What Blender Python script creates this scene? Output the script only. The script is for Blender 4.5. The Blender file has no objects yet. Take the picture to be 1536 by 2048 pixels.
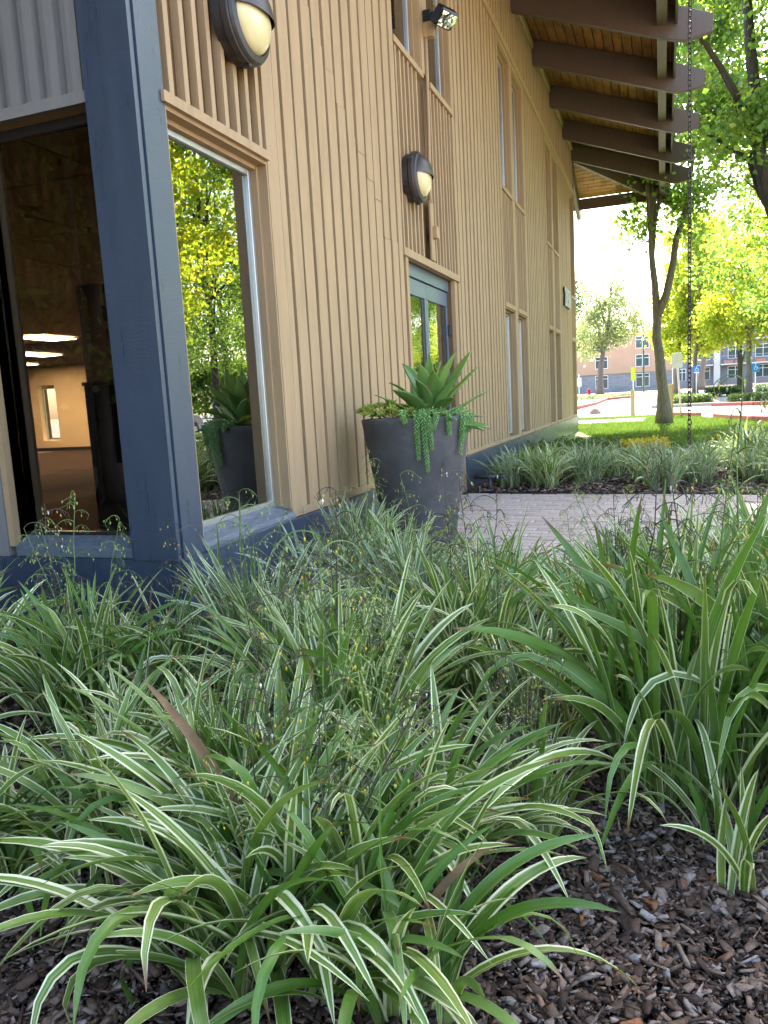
import bpy, bmesh, math, random
import numpy as np
from mathutils import Vector, Matrix, Euler
R_ = math.radians
rng = np.random.RandomState(7)
random.seed(7)
sc = bpy.context.scene
COL = sc.collection

# ------------------------------------------------------------------ camera
cd = bpy.data.cameras.new("camera"); cam = bpy.data.objects.new("camera", cd); COL.objects.link(cam)
cd.sensor_fit = 'VERTICAL'; cd.sensor_height = 36.0; cd.lens = 1543.37 / 2048 * 36
cd.clip_start = 0.05; cd.clip_end = 3000
_y, _p, _r = R_(-20.10146907), R_(-8.20125036), R_(-3.18527251)
fw = Vector((math.sin(_y)*math.cos(_p), math.cos(_y)*math.cos(_p), math.sin(_p)))
rt = Vector((math.cos(_y), -math.sin(_y), 0)); up = rt.cross(fw)
rt2 = math.cos(_r)*rt + math.sin(_r)*up; up2 = -math.sin(_r)*rt + math.cos(_r)*up
M = Matrix((rt2, up2, -fw)).transposed().to_4x4(); M.translation = Vector((2, 0, 1.0))
cam.matrix_world = M
sc.camera = cam

# ------------------------------------------------------------------ light
SUN_EL, SUN_AZ = R_(50), R_(-4)          # azimuth from +Y, clockwise positive
w = bpy.data.worlds.new("World"); sc.world = w; w.use_nodes = True
nt = w.node_tree; bg = nt.nodes['Background']
sky = nt.nodes.new('ShaderNodeTexSky'); sky.sky_type = 'NISHITA'; sky.sun_disc = False
sky.sun_elevation = SUN_EL; sky.sun_rotation = SUN_AZ; sky.air_density = 1.0; sky.dust_density = 3.0; sky.ozone_density = 0.4
nt.links.new(sky.outputs[0], bg.inputs[0]); bg.inputs[1].default_value = 0.15
sd = bpy.data.lights.new("sun", 'SUN'); sd.energy = 4.5; sd.angle = R_(0.5); sd.color = (1, 0.95, 0.86)
so = bpy.data.objects.new("sun", sd); COL.objects.link(so); so.location = (0, 30, 40)
to_sun = Vector((math.sin(SUN_AZ)*math.cos(SUN_EL), math.cos(SUN_AZ)*math.cos(SUN_EL), math.sin(SUN_EL)))
so.rotation_euler = (-to_sun).to_track_quat('-Z', 'Y').to_euler()
sc.view_settings.view_transform = 'Standard'; sc.view_settings.look = 'None'
sc.view_settings.exposure = 2.95; sc.view_settings.gamma = 1.0; sc.view_settings.use_curve_mapping = False
sc.render.engine = 'CYCLES'
cy = sc.cycles
cy.max_bounces = 7; cy.diffuse_bounces = 4; cy.glossy_bounces = 3; cy.transmission_bounces = 4; cy.transparent_max_bounces = 12
cy.caustics_reflective = False; cy.caustics_refractive = False
cy.use_denoising = True; cy.sample_clamp_indirect = 6.0
try: cy.denoiser = 'OPENIMAGEDENOISE'
except Exception: pass

# ------------------------------------------------------------------ helpers
def link(o, parent=None):
    COL.objects.link(o)
    if parent is not None: o.parent = parent
    return o
def empty(name, loc=(0, 0, 0), rz=0.0):
    o = bpy.data.objects.new(name, None); o.location = loc; o.rotation_euler = (0, 0, rz); o.empty_display_size = 0.1
    COL.objects.link(o); return o
def tag(o, label=None, cat=None, group=None, kind=None):
    if label: o['label'] = label
    if cat: o['category'] = cat
    if group: o['group'] = group
    if kind: o['kind'] = kind
    return o
def thing(name, label, cat, loc=(0, 0, 0), rz=0.0, group=None):
    return tag(empty(name, loc, rz), label, cat, group)
class MB:
    def __init__(s): s.v = []; s.f = []
    def add(s, vs, fs):
        n = len(s.v); s.v += [tuple(p) for p in vs]; s.f += [tuple(i+n for i in f) for f in fs]; return s
    def box(s, x0, x1, y0, y1, z0, z1):
        return s.add([(x0,y0,z0),(x1,y0,z0),(x1,y1,z0),(x0,y1,z0),(x0,y0,z1),(x1,y0,z1),(x1,y1,z1),(x0,y1,z1)],
                     [(0,3,2,1),(4,5,6,7),(0,1,5,4),(1,2,6,5),(2,3,7,6),(3,0,4,7)])
    def prism(s, poly, a, b):
        """poly: list of 3D points; extruded from offset a to offset b (Vectors)"""
        a = Vector(a); b = Vector(b); n = len(poly)
        P = [Vector(p)+a for p in poly] + [Vector(p)+b for p in poly]
        F = [tuple(range(n))[::-1], tuple(range(n, 2*n))] + [(i, (i+1) % n, n+(i+1) % n, n+i) for i in range(n)]
        return s.add(P, F)
    def tube(s, path, rad, n=6, cap=True):
        path = [Vector(p) for p in path]; m = len(path)
        rad = rad if hasattr(rad, '__len__') else [rad]*m
        V = []; ref = Vector((0.31, 0.17, 0.93))
        t0 = (path[1]-path[0]).normalized()
        if abs(t0.dot(ref)) > .9: ref = Vector((1, 0.1, 0))
        nrm = t0.cross(ref).normalized()
        for i, p in enumerate(path):
            t = (path[min(i+1, m-1)]-path[max(i-1, 0)]).normalized()
            nrm = (nrm - t*nrm.dot(t)).normalized(); b = t.cross(nrm)
            for k in range(n):
                a = 2*math.pi*k/n; V.append(p + (nrm*math.cos(a)+b*math.sin(a))*rad[i])
        F = [(i*n+k, i*n+(k+1) % n, (i+1)*n+(k+1) % n, (i+1)*n+k) for i in range(m-1) for k in range(n)]
        if cap: F += [tuple(range(n))[::-1], tuple(range((m-1)*n, m*n))]
        return s.add(V, F)
    def lathe(s, prof, n=32, axis='z', c=(0, 0, 0), a0=0.0, a1=2*math.pi):
        V = []; full = abs(a1-a0-2*math.pi) < 1e-6; k2 = n if full else n+1
        for (r, h) in prof:
            for k in range(k2):
                a = a0+(a1-a0)*k/n; p, q = r*math.cos(a), r*math.sin(a)
                V.append((c[0]+p, c[1]+q, c[2]+h) if axis == 'z' else (c[0]+h, c[1]+p, c[2]+q))
        F = []
        for i in range(len(prof)-1):
            for k in range(n if full else n):
                k1 = (k+1) % k2 if full else k+1
                F.append((i*k2+k, i*k2+k1, (i+1)*k2+k1, (i+1)*k2+k))
        return s.add(V, F)
    def mesh(s, name, smooth=False):
        me = bpy.data.meshes.new(name); me.from_pydata(s.v, [], s.f); me.update()
        if smooth: me.polygons.foreach_set('use_smooth', [True]*len(me.polygons))
        return me
    def build(s, name, mat, parent=None, smooth=False, bevel=0, fix=True):
        me = s.mesh(name, smooth)
        if fix or bevel:
            bm = bmesh.new(); bm.from_mesh(me)
            bmesh.ops.recalc_face_normals(bm, faces=bm.faces)
            if bevel: bmesh.ops.bevel(bm, geom=bm.edges[:], offset=bevel, segments=1, affect='EDGES')
            bm.to_mesh(me); bm.free()
        me.materials.append(mat)
        o = bpy.data.objects.new(name, me); return link(o, parent)
def np_mesh(name, V, F, mat=None, uv=None, smooth=False):
    """V (n,3), F (m,k) same-k faces"""
    V = np.asarray(V, np.float32); F = np.asarray(F, np.int32); k = F.shape[1]
    me = bpy.data.meshes.new(name); me.vertices.add(len(V)); me.vertices.foreach_set('co', V.ravel())
    me.loops.add(F.size); me.loops.foreach_set('vertex_index', F.ravel())
    me.polygons.add(len(F)); me.polygons.foreach_set('loop_start', np.arange(0, F.size, k, dtype=np.int32))
    if uv is not None:
        l = me.uv_layers.new(name='UVMap'); l.data.foreach_set('uv', np.asarray(uv, np.float32)[F.ravel()].ravel())
    me.update(calc_edges=True)
    if smooth: me.polygons.foreach_set('use_smooth', np.ones(len(F), bool))
    if mat: me.materials.append(mat)
    return me
_cube = {}
def cube_mesh(mat):
    if mat.name not in _cube:
        me = MB().box(-.5, .5, -.5, .5, -.5, .5).mesh('board'); me.materials.append(mat); _cube[mat.name] = me
    return _cube[mat.name]
def board(name, mat, parent, x0, x1, y0, y1, z0, z1, rz=0.0):
    o = bpy.data.objects.new(name, cube_mesh(mat)); o.location = ((x0+x1)/2, (y0+y1)/2, (z0+z1)/2)
    o.scale = (abs(x1-x0), abs(y1-y0), abs(z1-z0)); o.rotation_euler = (0, 0, rz); return link(o, parent)

# ------------------------------------------------------------------ materials
class NT:
    def __init__(s, name):
        s.m = bpy.data.materials.new(name); s.m.use_nodes = True; s.t = s.m.node_tree
        s.b = s.t.nodes['Principled BSDF']; s.out = s.t.nodes['Material Output']
    def n(s, typ, **kw):
        q = s.t.nodes.new(typ)
        for k, v in kw.items():
            if k.startswith('i_'): q.inputs[int(k[2:]) if k[2:].isdigit() else k[2:]].default_value = v
            else: setattr(q, k, v)
        return q
    def l(s, a, b): s.t.links.new(a, b)
    def coord(s, kind='Position', scale=(1, 1, 1)):
        if kind == 'Position': c = s.n('ShaderNodeNewGeometry').outputs['Position']
        else: c = s.n('ShaderNodeTexCoord').outputs[kind]
        mp = s.n('ShaderNodeMapping'); mp.inputs['Scale'].default_value = scale; s.l(c, mp.inputs[0]); return mp.outputs[0]
    def noise(s, vec, scale=5, detail=4, rough=.6):
        q = s.n('ShaderNodeTexNoise'); q.inputs['Scale'].default_value = scale; q.inputs['Detail'].default_value = detail
        q.inputs['Roughness'].default_value = rough; s.l(vec, q.inputs['Vector']); return q.outputs['Fac']
    def ramp(s, fac, stops, interp='LINEAR'):
        q = s.n('ShaderNodeValToRGB'); q.color_ramp.interpolation = interp; e = q.color_ramp.elements
        while len(e) < len(stops): e.new(.5)
        for i, (p, c) in enumerate(stops):
            e[i].position = p; e[i].color = (c[0], c[1], c[2], 1) if hasattr(c, '__len__') else (c, c, c, 1)
        s.l(fac, q.inputs[0]); return q.outputs[0]
    def mix(s, fac, a, b, typ='MIX'):
        q = s.n('ShaderNodeMix', data_type='RGBA', blend_type=typ)
        for sock, v in ((q.inputs[0], fac), (q.inputs[6], a), (q.inputs[7], b)):
            if hasattr(v, 'links') or isinstance(v, bpy.types.NodeSocket): s.l(v, sock)
            elif hasattr(v, '__len__'): sock.default_value = (v[0], v[1], v[2], 1)
            else: sock.default_value = v
        return q.outputs[2]
    def math(s, op, a, b=None, c=None):
        q = s.n('ShaderNodeMath', operation=op)
        for i, v in enumerate((a, b, c)):
            if v is None: continue
            if isinstance(v, bpy.types.NodeSocket): s.l(v, q.inputs[i])
            else: q.inputs[i].default_value = v
        return q.outputs[0]
    def bump(s, h, strength=.3, dist=.01):
        q = s.n('ShaderNodeBump'); q.inputs['Strength'].default_value = strength; q.inputs['Distance'].default_value = dist
        s.l(h, q.inputs['Height']); s.l(q.outputs[0], s.b.inputs['Normal']); return q
    def set(s, col=None, rough=None, spec=None, metal=None):
        if col is not None:
            if isinstance(col, bpy.types.NodeSocket): s.l(col, s.b.inputs['Base Color'])
            else: s.b.inputs['Base Color'].default_value = (*col, 1)
        if rough is not None:
            if isinstance(rough, bpy.types.NodeSocket): s.l(rough, s.b.inputs['Roughness'])
            else: s.b.inputs['Roughness'].default_value = rough
        if spec is not None: s.b.inputs['Specular IOR Level'].default_value = spec
        if metal is not None: s.b.inputs['Metallic'].default_value = metal
        return s.m
def mul(c, k): return tuple(v*k for v in c)
def mat_paint(name, col, rough=.55, streak=.12, spec=.4, grain=.15, dirt=None, gs=(60, 60, 4), scuff=None):
    t = NT(name)
    v = t.coord('Position', (6, 6, .7)); a = t.noise(v, 3, 6, .65)
    fine = t.noise(t.coord('Position', gs), 3, 3)
    rnd = t.n('ShaderNodeObjectInfo').outputs['Random']
    c = t.ramp(a, [(.25, mul(col, 1-streak)), (.5, col), (.8, mul(col, 1+streak*.8))])
    c = t.mix(t.math('MULTIPLY', rnd, .16), c, mul(col, .8))
    if dirt:
        sp = t.noise(t.coord('Position', (9, 9, 9)), 4, 5, .7)
        c = t.mix(t.ramp(sp, [(.62, 0), (.72, .45)]), c, dirt)
    if scuff:
        sc_ = t.noise(t.coord('Position', (18, 18, 11)), 1.6, 6, .75); c = t.mix(t.ramp(sc_, [(.70, 0), (.735, .75)]), c, scuff)
    t.set(c, t.ramp(a, [(.2, rough-.08), (.8, rough+.12)]), spec); t.bump(fine, grain, .004); return t.m
def mat_plain(name, col, rough=.6, spec=.4, metal=0, var=.15, scale=8, bump=.1):
    t = NT(name); a = t.noise(t.coord('Position'), scale, 5, .6)
    t.set(t.ramp(a, [(.25, mul(col, 1-var)), (.75, mul(col, 1+var))]), rough, spec, metal)
    if bump: t.bump(t.noise(t.coord('Position'), scale*8, 3), bump, .004)
    return t.m
M_TAN = mat_paint('tan_paint', (.395, .268, .146), .62, .2, dirt=(.24, .155, .088))
M_TANW = mat_paint('shaded_tan_backing', (.145, .08, .034), .65, .14)  # tan darkened in the colour so the grooves between boards read as shaded
M_BLUE = mat_paint('slate_blue_paint', (.046, .062, .094), .30, .14, .7, grain=.3, gs=(5, 5, 90), scuff=(.22, .26, .32))
M_NAVY = M_BLUE
M_GREYW = mat_paint('grey_paint', (.21, .20, .19), .6, .12)  # plain grey for the south wall boards
M_BROWN = mat_paint('dark_brown_stain', (.115, .083, .064), .55, .14, .4)
M_FASC2 = mat_paint('eave_brown', (.13, .095, .072), .55, .14, .4)
M_FASC = mat_paint('fascia_tan', (.36, .24, .16), .6, .12)
M_DOOR = mat_plain('door_enamel', (.11, .145, .195), .32, .6, 0, .06, 4, 0)
M_DARK = mat_plain('dark_bronze', (.018, .016, .016), .35, .5, 0, .2, 20, 0)
M_ALU = mat_plain('aluminium', (.62, .62, .60), .38, .5, .85, .08, 6, .05)
M_LAMP = mat_plain('lamp_bronze', (.045, .038, .036), .45, .5, .2, .3, 25, .15)
M_IRON = mat_plain('rusty_chain_steel', (.075, .062, .055), .45, .5, .75, .5, 60, .2)
M_PIPE = mat_plain('black_pipe', (.022, .022, .024), .45, .5, 0, .3, 40, .1)
M_ROOF = mat_plain('roofing', (.12, .11, .10), .9, .2)
M_CONC = mat_plain('concrete', (.40, .36, .32), .85, .2, 0, .12, 6, .3)
M_WHITE = mat_plain('white_metal', (.72, .72, .70), .45, .5, 0, .05)
M_NUM = mat_plain('number_metal', (.68, .70, .66), .35, .5, .3, .05)
def m_sill():
    t = NT('peeling_sill_paint'); v = t.coord('Position', (8, 3.5, 26)); a = t.noise(v, 3.2, 7, .72)
    c = t.ramp(a, [(.30, (.085, .10, .125)), (.48, (.115, .135, .16)), (.60, (.15, .17, .19)), (.66, (.22, .18, .13)), (.69, (.26, .27, .27)), (.80, (.16, .175, .19))])
    t.set(c, .5, .5); t.bump(a, .5, .01); return t.m
M_SILL = m_sill()
def m_soffit():
    t = NT('stained_soffit_wood'); rnd = t.n('ShaderNodeObjectInfo').outputs['Random']
    g = t.noise(t.coord('Position', (34, 1.4, 34)), 2.2, 6, .65); big = t.noise(t.coord('Position', (2.5, 1.6, 2.5)), 1.3, 4, .6)
    kn = t.n('ShaderNodeTexVoronoi'); kn.inputs['Scale'].default_value = 1.0; t.l(t.coord('Position', (7, 1.6, 7)), kn.inputs['Vector'])
    c = t.ramp(g, [(.3, (.24, .105, .045)), (.5, (.44, .205, .09)), (.7, (.58, .30, .135))])
    c = t.mix(t.ramp(big, [(.45, 0), (.7, .75)]), c, (.10, .042, .024))
    c = t.mix(t.ramp(kn.outputs['Distance'], [(.06, .8), (.14, 0)]), c, (.06, .03, .018))
    c = t.mix(t.math('MULTIPLY', rnd, .45), c, (.13, .065, .036))
    t.set(c, .6, .3); t.bump(g, .3, .004); return t.m
M_SOFF = m_soffit()
def m_glass(name, tint=(.42, .40, .36), ior=2.0, wave=0):
    t = NT(name); t.t.nodes.remove(t.b)
    g_ = t.n('ShaderNodeNewGeometry'); dt = t.n('ShaderNodeVectorMath', operation='DOT_PRODUCT'); t.l(g_.outputs['Normal'], dt.inputs[0]); t.l(g_.outputs['Incoming'], dt.inputs[1])
    f0 = ((ior-1)/(ior+1))**2
    frv = t.math('ADD', t.math('MULTIPLY', t.math('POWER', t.math('SUBTRACT', 1.0, t.math('MINIMUM', t.math('ABSOLUTE', dt.outputs['Value']), 1.0)), 5.0), 1-f0), f0)
    tr = t.n('ShaderNodeBsdfTransparent'); tr.inputs[0].default_value = (*tint, 1)
    gl = t.n('ShaderNodeBsdfGlossy'); gl.inputs['Roughness'].default_value = 0.0; gl.inputs[0].default_value = (.95, .95, .93, 1)
    if wave:
        b = t.n('ShaderNodeBump'); b.inputs['Strength'].default_value = wave; b.inputs['Distance'].default_value = .02
        t.l(t.noise(t.coord('Position', (2, 2, 9)), 2.2, 2), b.inputs['Height']); t.l(b.outputs[0], gl.inputs['Normal'])
    mx = t.n('ShaderNodeMixShader'); t.l(frv, mx.inputs[0]); t.l(tr.outputs[0], mx.inputs[1]); t.l(gl.outputs[0], mx.inputs[2])
    t.l(mx.outputs[0], t.out.inputs[0]); return t.m
M_GLASS = m_glass('tinted_window_glass', (.66, .61, .54), 1.9)
M_GLASSD = m_glass('door_glass', (.22, .21, .20), 5.0, .05)
M_GLASSW = m_glass('side_window_glass', (.26, .24, .21), 3.4)
def m_pot():
    t = NT('charcoal_pot'); a = t.noise(t.coord('Position'), 5, 8, .7); b = t.noise(t.coord('Position'), 60, 3)
    c = t.ramp(a, [(.3, (.050, .048, .049)), (.55, (.078, .076, .076)), (.75, (.115, .112, .11))])
    c = t.mix(t.ramp(b, [(.6, 0), (.75, .5)]), c, (.11, .105, .10))
    t.set(c, .7, .35); t.bump(a, .2, .01); return t.m
M_POT = m_pot()
def m_paver():
    t = NT('brick_paver'); rnd = t.n('ShaderNodeObjectInfo').outputs['Random']
    c = t.ramp(rnd, [(0, (.40, .315, .255)), (.35, (.50, .41, .345)), (.7, (.45, .35, .285)), (1, (.36, .295, .25))])
    a = t.noise(t.coord('Position'), 30, 6, .7); big = t.noise(t.coord('Position'), 1.3, 4)
    c = t.mix(t.ramp(a, [(.4, .0), (.8, .5)]), c, (.28, .25, .23)); c = t.mix(t.ramp(big, [(.4, 0), (.75, .35)]), c, (.52, .45, .40))
    t.set(c, .85, .25); t.bump(a, .4, .004); return t.m
M_PAVER = m_paver()
def m_chip():
    t = NT('bark_chip'); g = t.n('ShaderNodeNewGeometry'); r = g.outputs['Random Per Island']
    c = t.ramp(r, [(0, (.035, .020, .013)), (.25, (.09, .052, .034)), (.55, (.17, .105, .07)), (.78, (.27, .195, .15)), (.92, (.38, .32, .28)), (.965, (.26, .10, .03)), (1, (.36, .34, .32))])
    a = t.noise(t.coord('Position', (1, 1, 1)), 120, 3); c = t.mix(t.ramp(a, [(.4, 0), (.7, .5)]), c, (.025, .018, .015))
    t.set(c, .8, .35); t.bump(a, .5, .004); return t.m
M_CHIP = m_chip()
M_SOIL = mat_plain('dark_mulch_soil', (.030, .021, .016), .95, .2, 0, .4, 30, .6)
M_LAWN = mat_plain('lawn_turf', (.10, .16, .026), .9, .2, 0, .3, 3, .5)
M_ASPH = mat_plain('sunlit_asphalt', (.20, .195, .19), .9, .2, 0, .1, 1.5, .2)
M_DIRT = mat_plain('dry_ground', (.30, .24, .18), .95, .2, 0, .2, .6, .2)
M_KRED = mat_plain('red_kerb_paint', (.42, .11, .08), .7, .3)
M_PATH = mat_plain('pale_path', (.48, .45, .41), .85, .2)
def m_blade():
    t = NT('grass_blade'); g = t.n('ShaderNodeNewGeometry').outputs['Random Per Island']
    c = t.ramp(g, [(0, (.06, .12, .014)), (.6, (.11, .19, .024)), (1, (.2, .24, .045))]); t.set(c, .6, .3)
    tl = t.n('ShaderNodeBsdfTranslucent'); t.l(c, tl.inputs[0]); mx = t.n('ShaderNodeMixShader', i_0=.4)
    t.l(t.b.outputs[0], mx.inputs[1]); t.l(tl.outputs[0], mx.inputs[2]); t.l(mx.outputs[0], t.out.inputs[0]); return t.m
M_BLADE = m_blade()
def m_leaf(name, stops, tstops, trans=.45, rough=.45, spec=.5):
    """tree / shrub leaves: colour varies per leaf"""
    t = NT(name); g = t.n('ShaderNodeNewGeometry').outputs['Random Per Island']
    c = t.ramp(g, stops); ct = t.ramp(g, tstops); t.set(c, rough, spec)
    tl = t.n('ShaderNodeBsdfTranslucent'); t.l(ct, tl.inputs[0]); mx = t.n('ShaderNodeMixShader', i_0=trans)
    t.l(t.b.outputs[0], mx.inputs[1]); t.l(tl.outputs[0], mx.inputs[2]); t.l(mx.outputs[0], t.out.inputs[0]); return t.m
G3 = lambda a, b, c: [(0, a), (.55, b), (1, c)]
M_LF_GREEN = m_leaf('maple_leaf_green', G3((.025, .07, .018), (.05, .115, .025), (.10, .16, .03)), G3((.16, .34, .04), (.30, .48, .05), (.50, .58, .07)), .52)
M_LF_YEL = m_leaf('maple_leaf_yellow_green', G3((.08, .15, .015), (.13, .20, .02), (.24, .24, .03)), G3((.36, .52, .03), (.55, .66, .03), (.72, .62, .05)), .66)
M_LF_OLIVE = m_leaf('olive_grey_leaf', G3((.07, .11, .05), (.12, .15, .06), (.20, .20, .09)), G3((.28, .38, .14), (.40, .48, .17), (.52, .52, .2)), .55)
M_LF_DARK = m_leaf('dark_evergreen_leaf', G3((.018, .05, .02), (.03, .075, .025), (.05, .10, .03)), G3((.05, .13, .03), (.08, .18, .03), (.14, .24, .05)), .35)
M_LF_HEDGE = m_leaf('hedge_leaf', G3((.03, .07, .015), (.06, .12, .02), (.12, .17, .035)), G3((.1, .2, .03), (.2, .3, .04), (.3, .36, .06)), .35)
M_LF_GOLD = m_leaf('golden_flower', G3((.55, .36, .02), (.7, .5, .02), (.5, .5, .05)), G3((.6, .4, .02), (.7, .5, .03), (.5, .5, .05)), .4)
def m_bark(name, a, b):
    t = NT(name); v = t.coord('Position', (14, 14, 2.2)); n_ = t.noise(v, 2.5, 6, .7)
    t.set(t.ramp(n_, [(.3, a), (.7, b)]), .9, .2); t.bump(n_, .8, .03); return t.m
M_BARK = m_bark('grey_brown_bark', (.085, .068, .055), (.23, .195, .165))
M_BARKD = m_bark('dark_bark', (.04, .032, .028), (.11, .09, .075))

# flax lily leaf: striped along its length
def m_flax(name, green_a, green_b, cream, var_lo, var_hi):
    t = NT(name); uv = t.n('ShaderNodeTexCoord').outputs['UV']; sep = t.n('ShaderNodeSeparateXYZ'); t.l(uv, sep.inputs[0])
    u, v = sep.outputs[0], sep.outputs[1]
    r = t.math('FRACT', t.math('ADD', t.n('ShaderNodeNewGeometry').outputs['Random Per Island'], t.n('ShaderNodeObjectInfo').outputs['Random']))
    r2 = t.math('FRACT', t.math('MULTIPLY', r, 7.31)); r3 = t.math('FRACT', t.math('MULTIPLY', r, 13.7))
    d = t.math('MULTIPLY', t.math('ABSOLUTE', t.math('SUBTRACT', u, .5)), 2.0)          # 0 midrib .. 1 margin
    cmb = t.n('ShaderNodeCombineXYZ'); t.l(t.math('ADD', t.math('MULTIPLY', u, 16), t.math('MULTIPLY', r, 40)), cmb.inputs[0]); t.l(t.math('MULTIPLY', v, .7), cmb.inputs[1]); t.l(t.math('MULTIPLY', r, 30), cmb.inputs[2])
    ln = t.noise(cmb.outputs[0], 1.0, 2, .5)
    thr = t.math('ADD', t.math('MULTIPLY', r2, var_hi-var_lo), var_lo)
    marg = t.math('MULTIPLY', t.math('SUBTRACT', d, t.math('ADD', thr, t.math('MULTIPLY', t.math('SUBTRACT', ln, .5), .25))), 14)
    marg = t.math('MINIMUM', t.math('MAXIMUM', marg, 0), 1)
    thin = t.math('MULTIPLY', t.ramp(ln, [(.60, 0), (.66, 1)]), t.math('LESS_THAN', thr, .86))
    g = t.mix(r3, green_a, green_b); g = t.mix(t.ramp(ln, [(.3, 0), (.55, .35)]), g, mul(green_b, 1.35))
    g = t.mix(t.math('MULTIPLY', t.ramp(d, [(0, 1), (.09, 0)]), .4), g, mul(green_b, 1.6))
    c = t.mix(t.math('MULTIPLY', thin, .55), g, cream); c = t.mix(marg, c, cream)
    tipn = t.noise(cmb.outputs[0], .6, 2)
    tip = t.ramp(t.math('ADD', v, t.math('MULTIPLY', t.math('SUBTRACT', t.math('ADD', t.math('MULTIPLY', tipn, .5), t.math('MULTIPLY', r3, .5)), .5), .14)), [(.94, 0), (.985, 1)])
    c = t.mix(t.math('MULTIPLY', tip, t.math('GREATER_THAN', r2, .35)), c, (.20, .085, .035))
    base = t.ramp(v, [(.0, 1), (.22, 0)]); c = t.mix(t.math('MULTIPLY', base, .55), c, (.20, .17, .08))
    sp = t.noise(t.coord('Position', (1, 1, 1)), 55, 4, .65); c = t.mix(t.ramp(sp, [(.66, 0), (.72, .55)]), c, (.17, .10, .04)); du = t.noise(t.coord('Position', (1, 1, 1)), 9, 4); c = t.mix(t.ramp(du, [(.45, 0), (.8, .22)]), c, (.36, .36, .30))
    t.set(c, t.ramp(du, [(.3, .26), (.7, .46)]), .5)
    bp = t.bump(t.math('SINE', t.math('MULTIPLY', u, 60)), .14, .003)
    tl = t.n('ShaderNodeBsdfTranslucent'); t.l(t.mix(1.0, c, (1.0, 1.15, .55), 'MULTIPLY'), tl.inputs[0])
    mx = t.n('ShaderNodeMixShader', i_0=.22); t.l(t.b.outputs[0], mx.inputs[1]); t.l(tl.outputs[0], mx.inputs[2]); t.l(mx.outputs[0], t.out.inputs[0]); return t.m
M_FLAX = m_flax('striped_flax_leaf', (.065, .15, .018), (.165, .25, .036), (.80, .79, .48), .44, .94)
M_FLAXG = m_flax('green_flax_leaf', (.052, .135, .016), (.115, .215, .028), (.40, .48, .25), .84, 1.1)
M_FLAXF = m_flax('greyed_flax_leaf', (.085, .145, .05), (.13, .20, .065), (.66, .68, .46), .4, .92)
M_DRY = mat_plain('dry_leaf', (.22, .135, .070), .8, .2, 0, .35, 25, .1)
M_STEM = mat_plain('dark_flower_stem', (.075, .06, .045), .7, .3, 0, .3, 60, 0)
M_STEMG = mat_plain('green_flower_stem', (.13, .18, .05), .6, .3, 0, .3, 60, 0)
M_YFL = mat_plain('yellow_anther', (.62, .45, .04), .6, .3, 0, .2, 60, 0)
M_WFL = mat_plain('white_petal', (.70, .70, .66), .6, .3, 0, .1, 60, 0)
M_BUD = mat_plain('green_bud', (.33, .40, .12), .6, .3, 0, .3, 60, 0)
def m_agave():
    t = NT('agave_leaf'); r = t.n('ShaderNodeObjectInfo').outputs['Random']
    uv = t.n('ShaderNodeTexCoord').outputs['UV']; sep = t.n('ShaderNodeSeparateXYZ'); t.l(uv, sep.inputs[0])
    c = t.mix(r, (.13, .26, .07), (.24, .38, .07)); a = t.noise(t.coord('Position'), 14, 4); c = t.mix(t.ramp(a, [(.4, 0), (.8, .3)]), c, (.14, .24, .09))
    c = t.mix(t.ramp(sep.outputs[1], [(.96, 0), (.995, 1)]), c, (.25, .16, .07))
    t.set(c, .42, .45); tl = t.n('ShaderNodeBsdfTranslucent'); t.l(t.mix(1, c, (1.2, 1.5, .6), 'MULTIPLY'), tl.inputs[0])
    mx = t.n('ShaderNodeMixShader', i_0=.2); t.l(t.b.outputs[0], mx.inputs[1]); t.l(tl.outputs[0], mx.inputs[2]); t.l(mx.outputs[0], t.out.inputs[0]); return t.m
M_AGAVE = m_agave()
M_STONE = m_leaf('stonecrop_leaf', G3((.14, .26, .04), (.28, .40, .06), (.52, .54, .12)), G3((.2, .3, .05), (.3, .4, .06), (.5, .5, .1)), .2)
M_TAIL = m_leaf('donkey_tail_leaf', G3((.13, .28, .075), (.21, .39, .11), (.32, .49, .17)), G3((.1, .2, .1), (.15, .3, .12), (.2, .35, .15)), .15)

def noise_path(pts, amp, rs):
    return [Vector(p)+Vector(rs.uniform(-amp, amp, 3)) if 0 < i < len(pts)-1 else Vector(p) for i, p in enumerate(pts)]

# ================================================================== GROUND AND SETTING
def gz(y): return float(np.interp(y, [0, 38, 44, 50, 60, 400], [0, 0, .15, .33, .42, .42]))
def sheet(name, poly, z, mat, kind='structure'):
    o = MB().add([(x, y, z+gz(y)) for x, y in poly], [tuple(range(len(poly)))]).build(name, mat, fix=False); tag(o, kind=kind); return o
gm = MB(); ys = [-60, 0, 38, 44, 50, 60, 110, 900]
for i in range(len(ys)-1):
    for x0, x1 in ((-700, 700),): gm.add([(x0, ys[i], gz(ys[i])-.03), (x1, ys[i], gz(ys[i])-.03), (x1, ys[i+1], gz(ys[i+1])-.03), (x0, ys[i+1], gz(ys[i+1])-.03)], [(0, 1, 2, 3)])
tag(gm.build('ground', M_DIRT, fix=False), kind='structure')
tag(sheet('planting_bed_soil', [(-6, -6), (8, -6), (8, 3.4), (-6, 4.9)], -.008, M_SOIL), kind='structure')
tag(sheet('far_bed_soil', [(0, 7.74), (6.5, 7.05), (6.5, 10.9), (2.9, 11.3), (0, 11.8)], -.004, M_SOIL), kind='structure')
tag(sheet('lawn', [(-30, 19.8), (-.0, 11.75), (2.9, 11.25), (7, 10.8), (30, 4), (40, 19), (5.0, 19.6), (3.6, 24.2), (2.2, 28), (-3, 29.5), (-30, 31)], -.016, M_LAWN), kind='structure')
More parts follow.
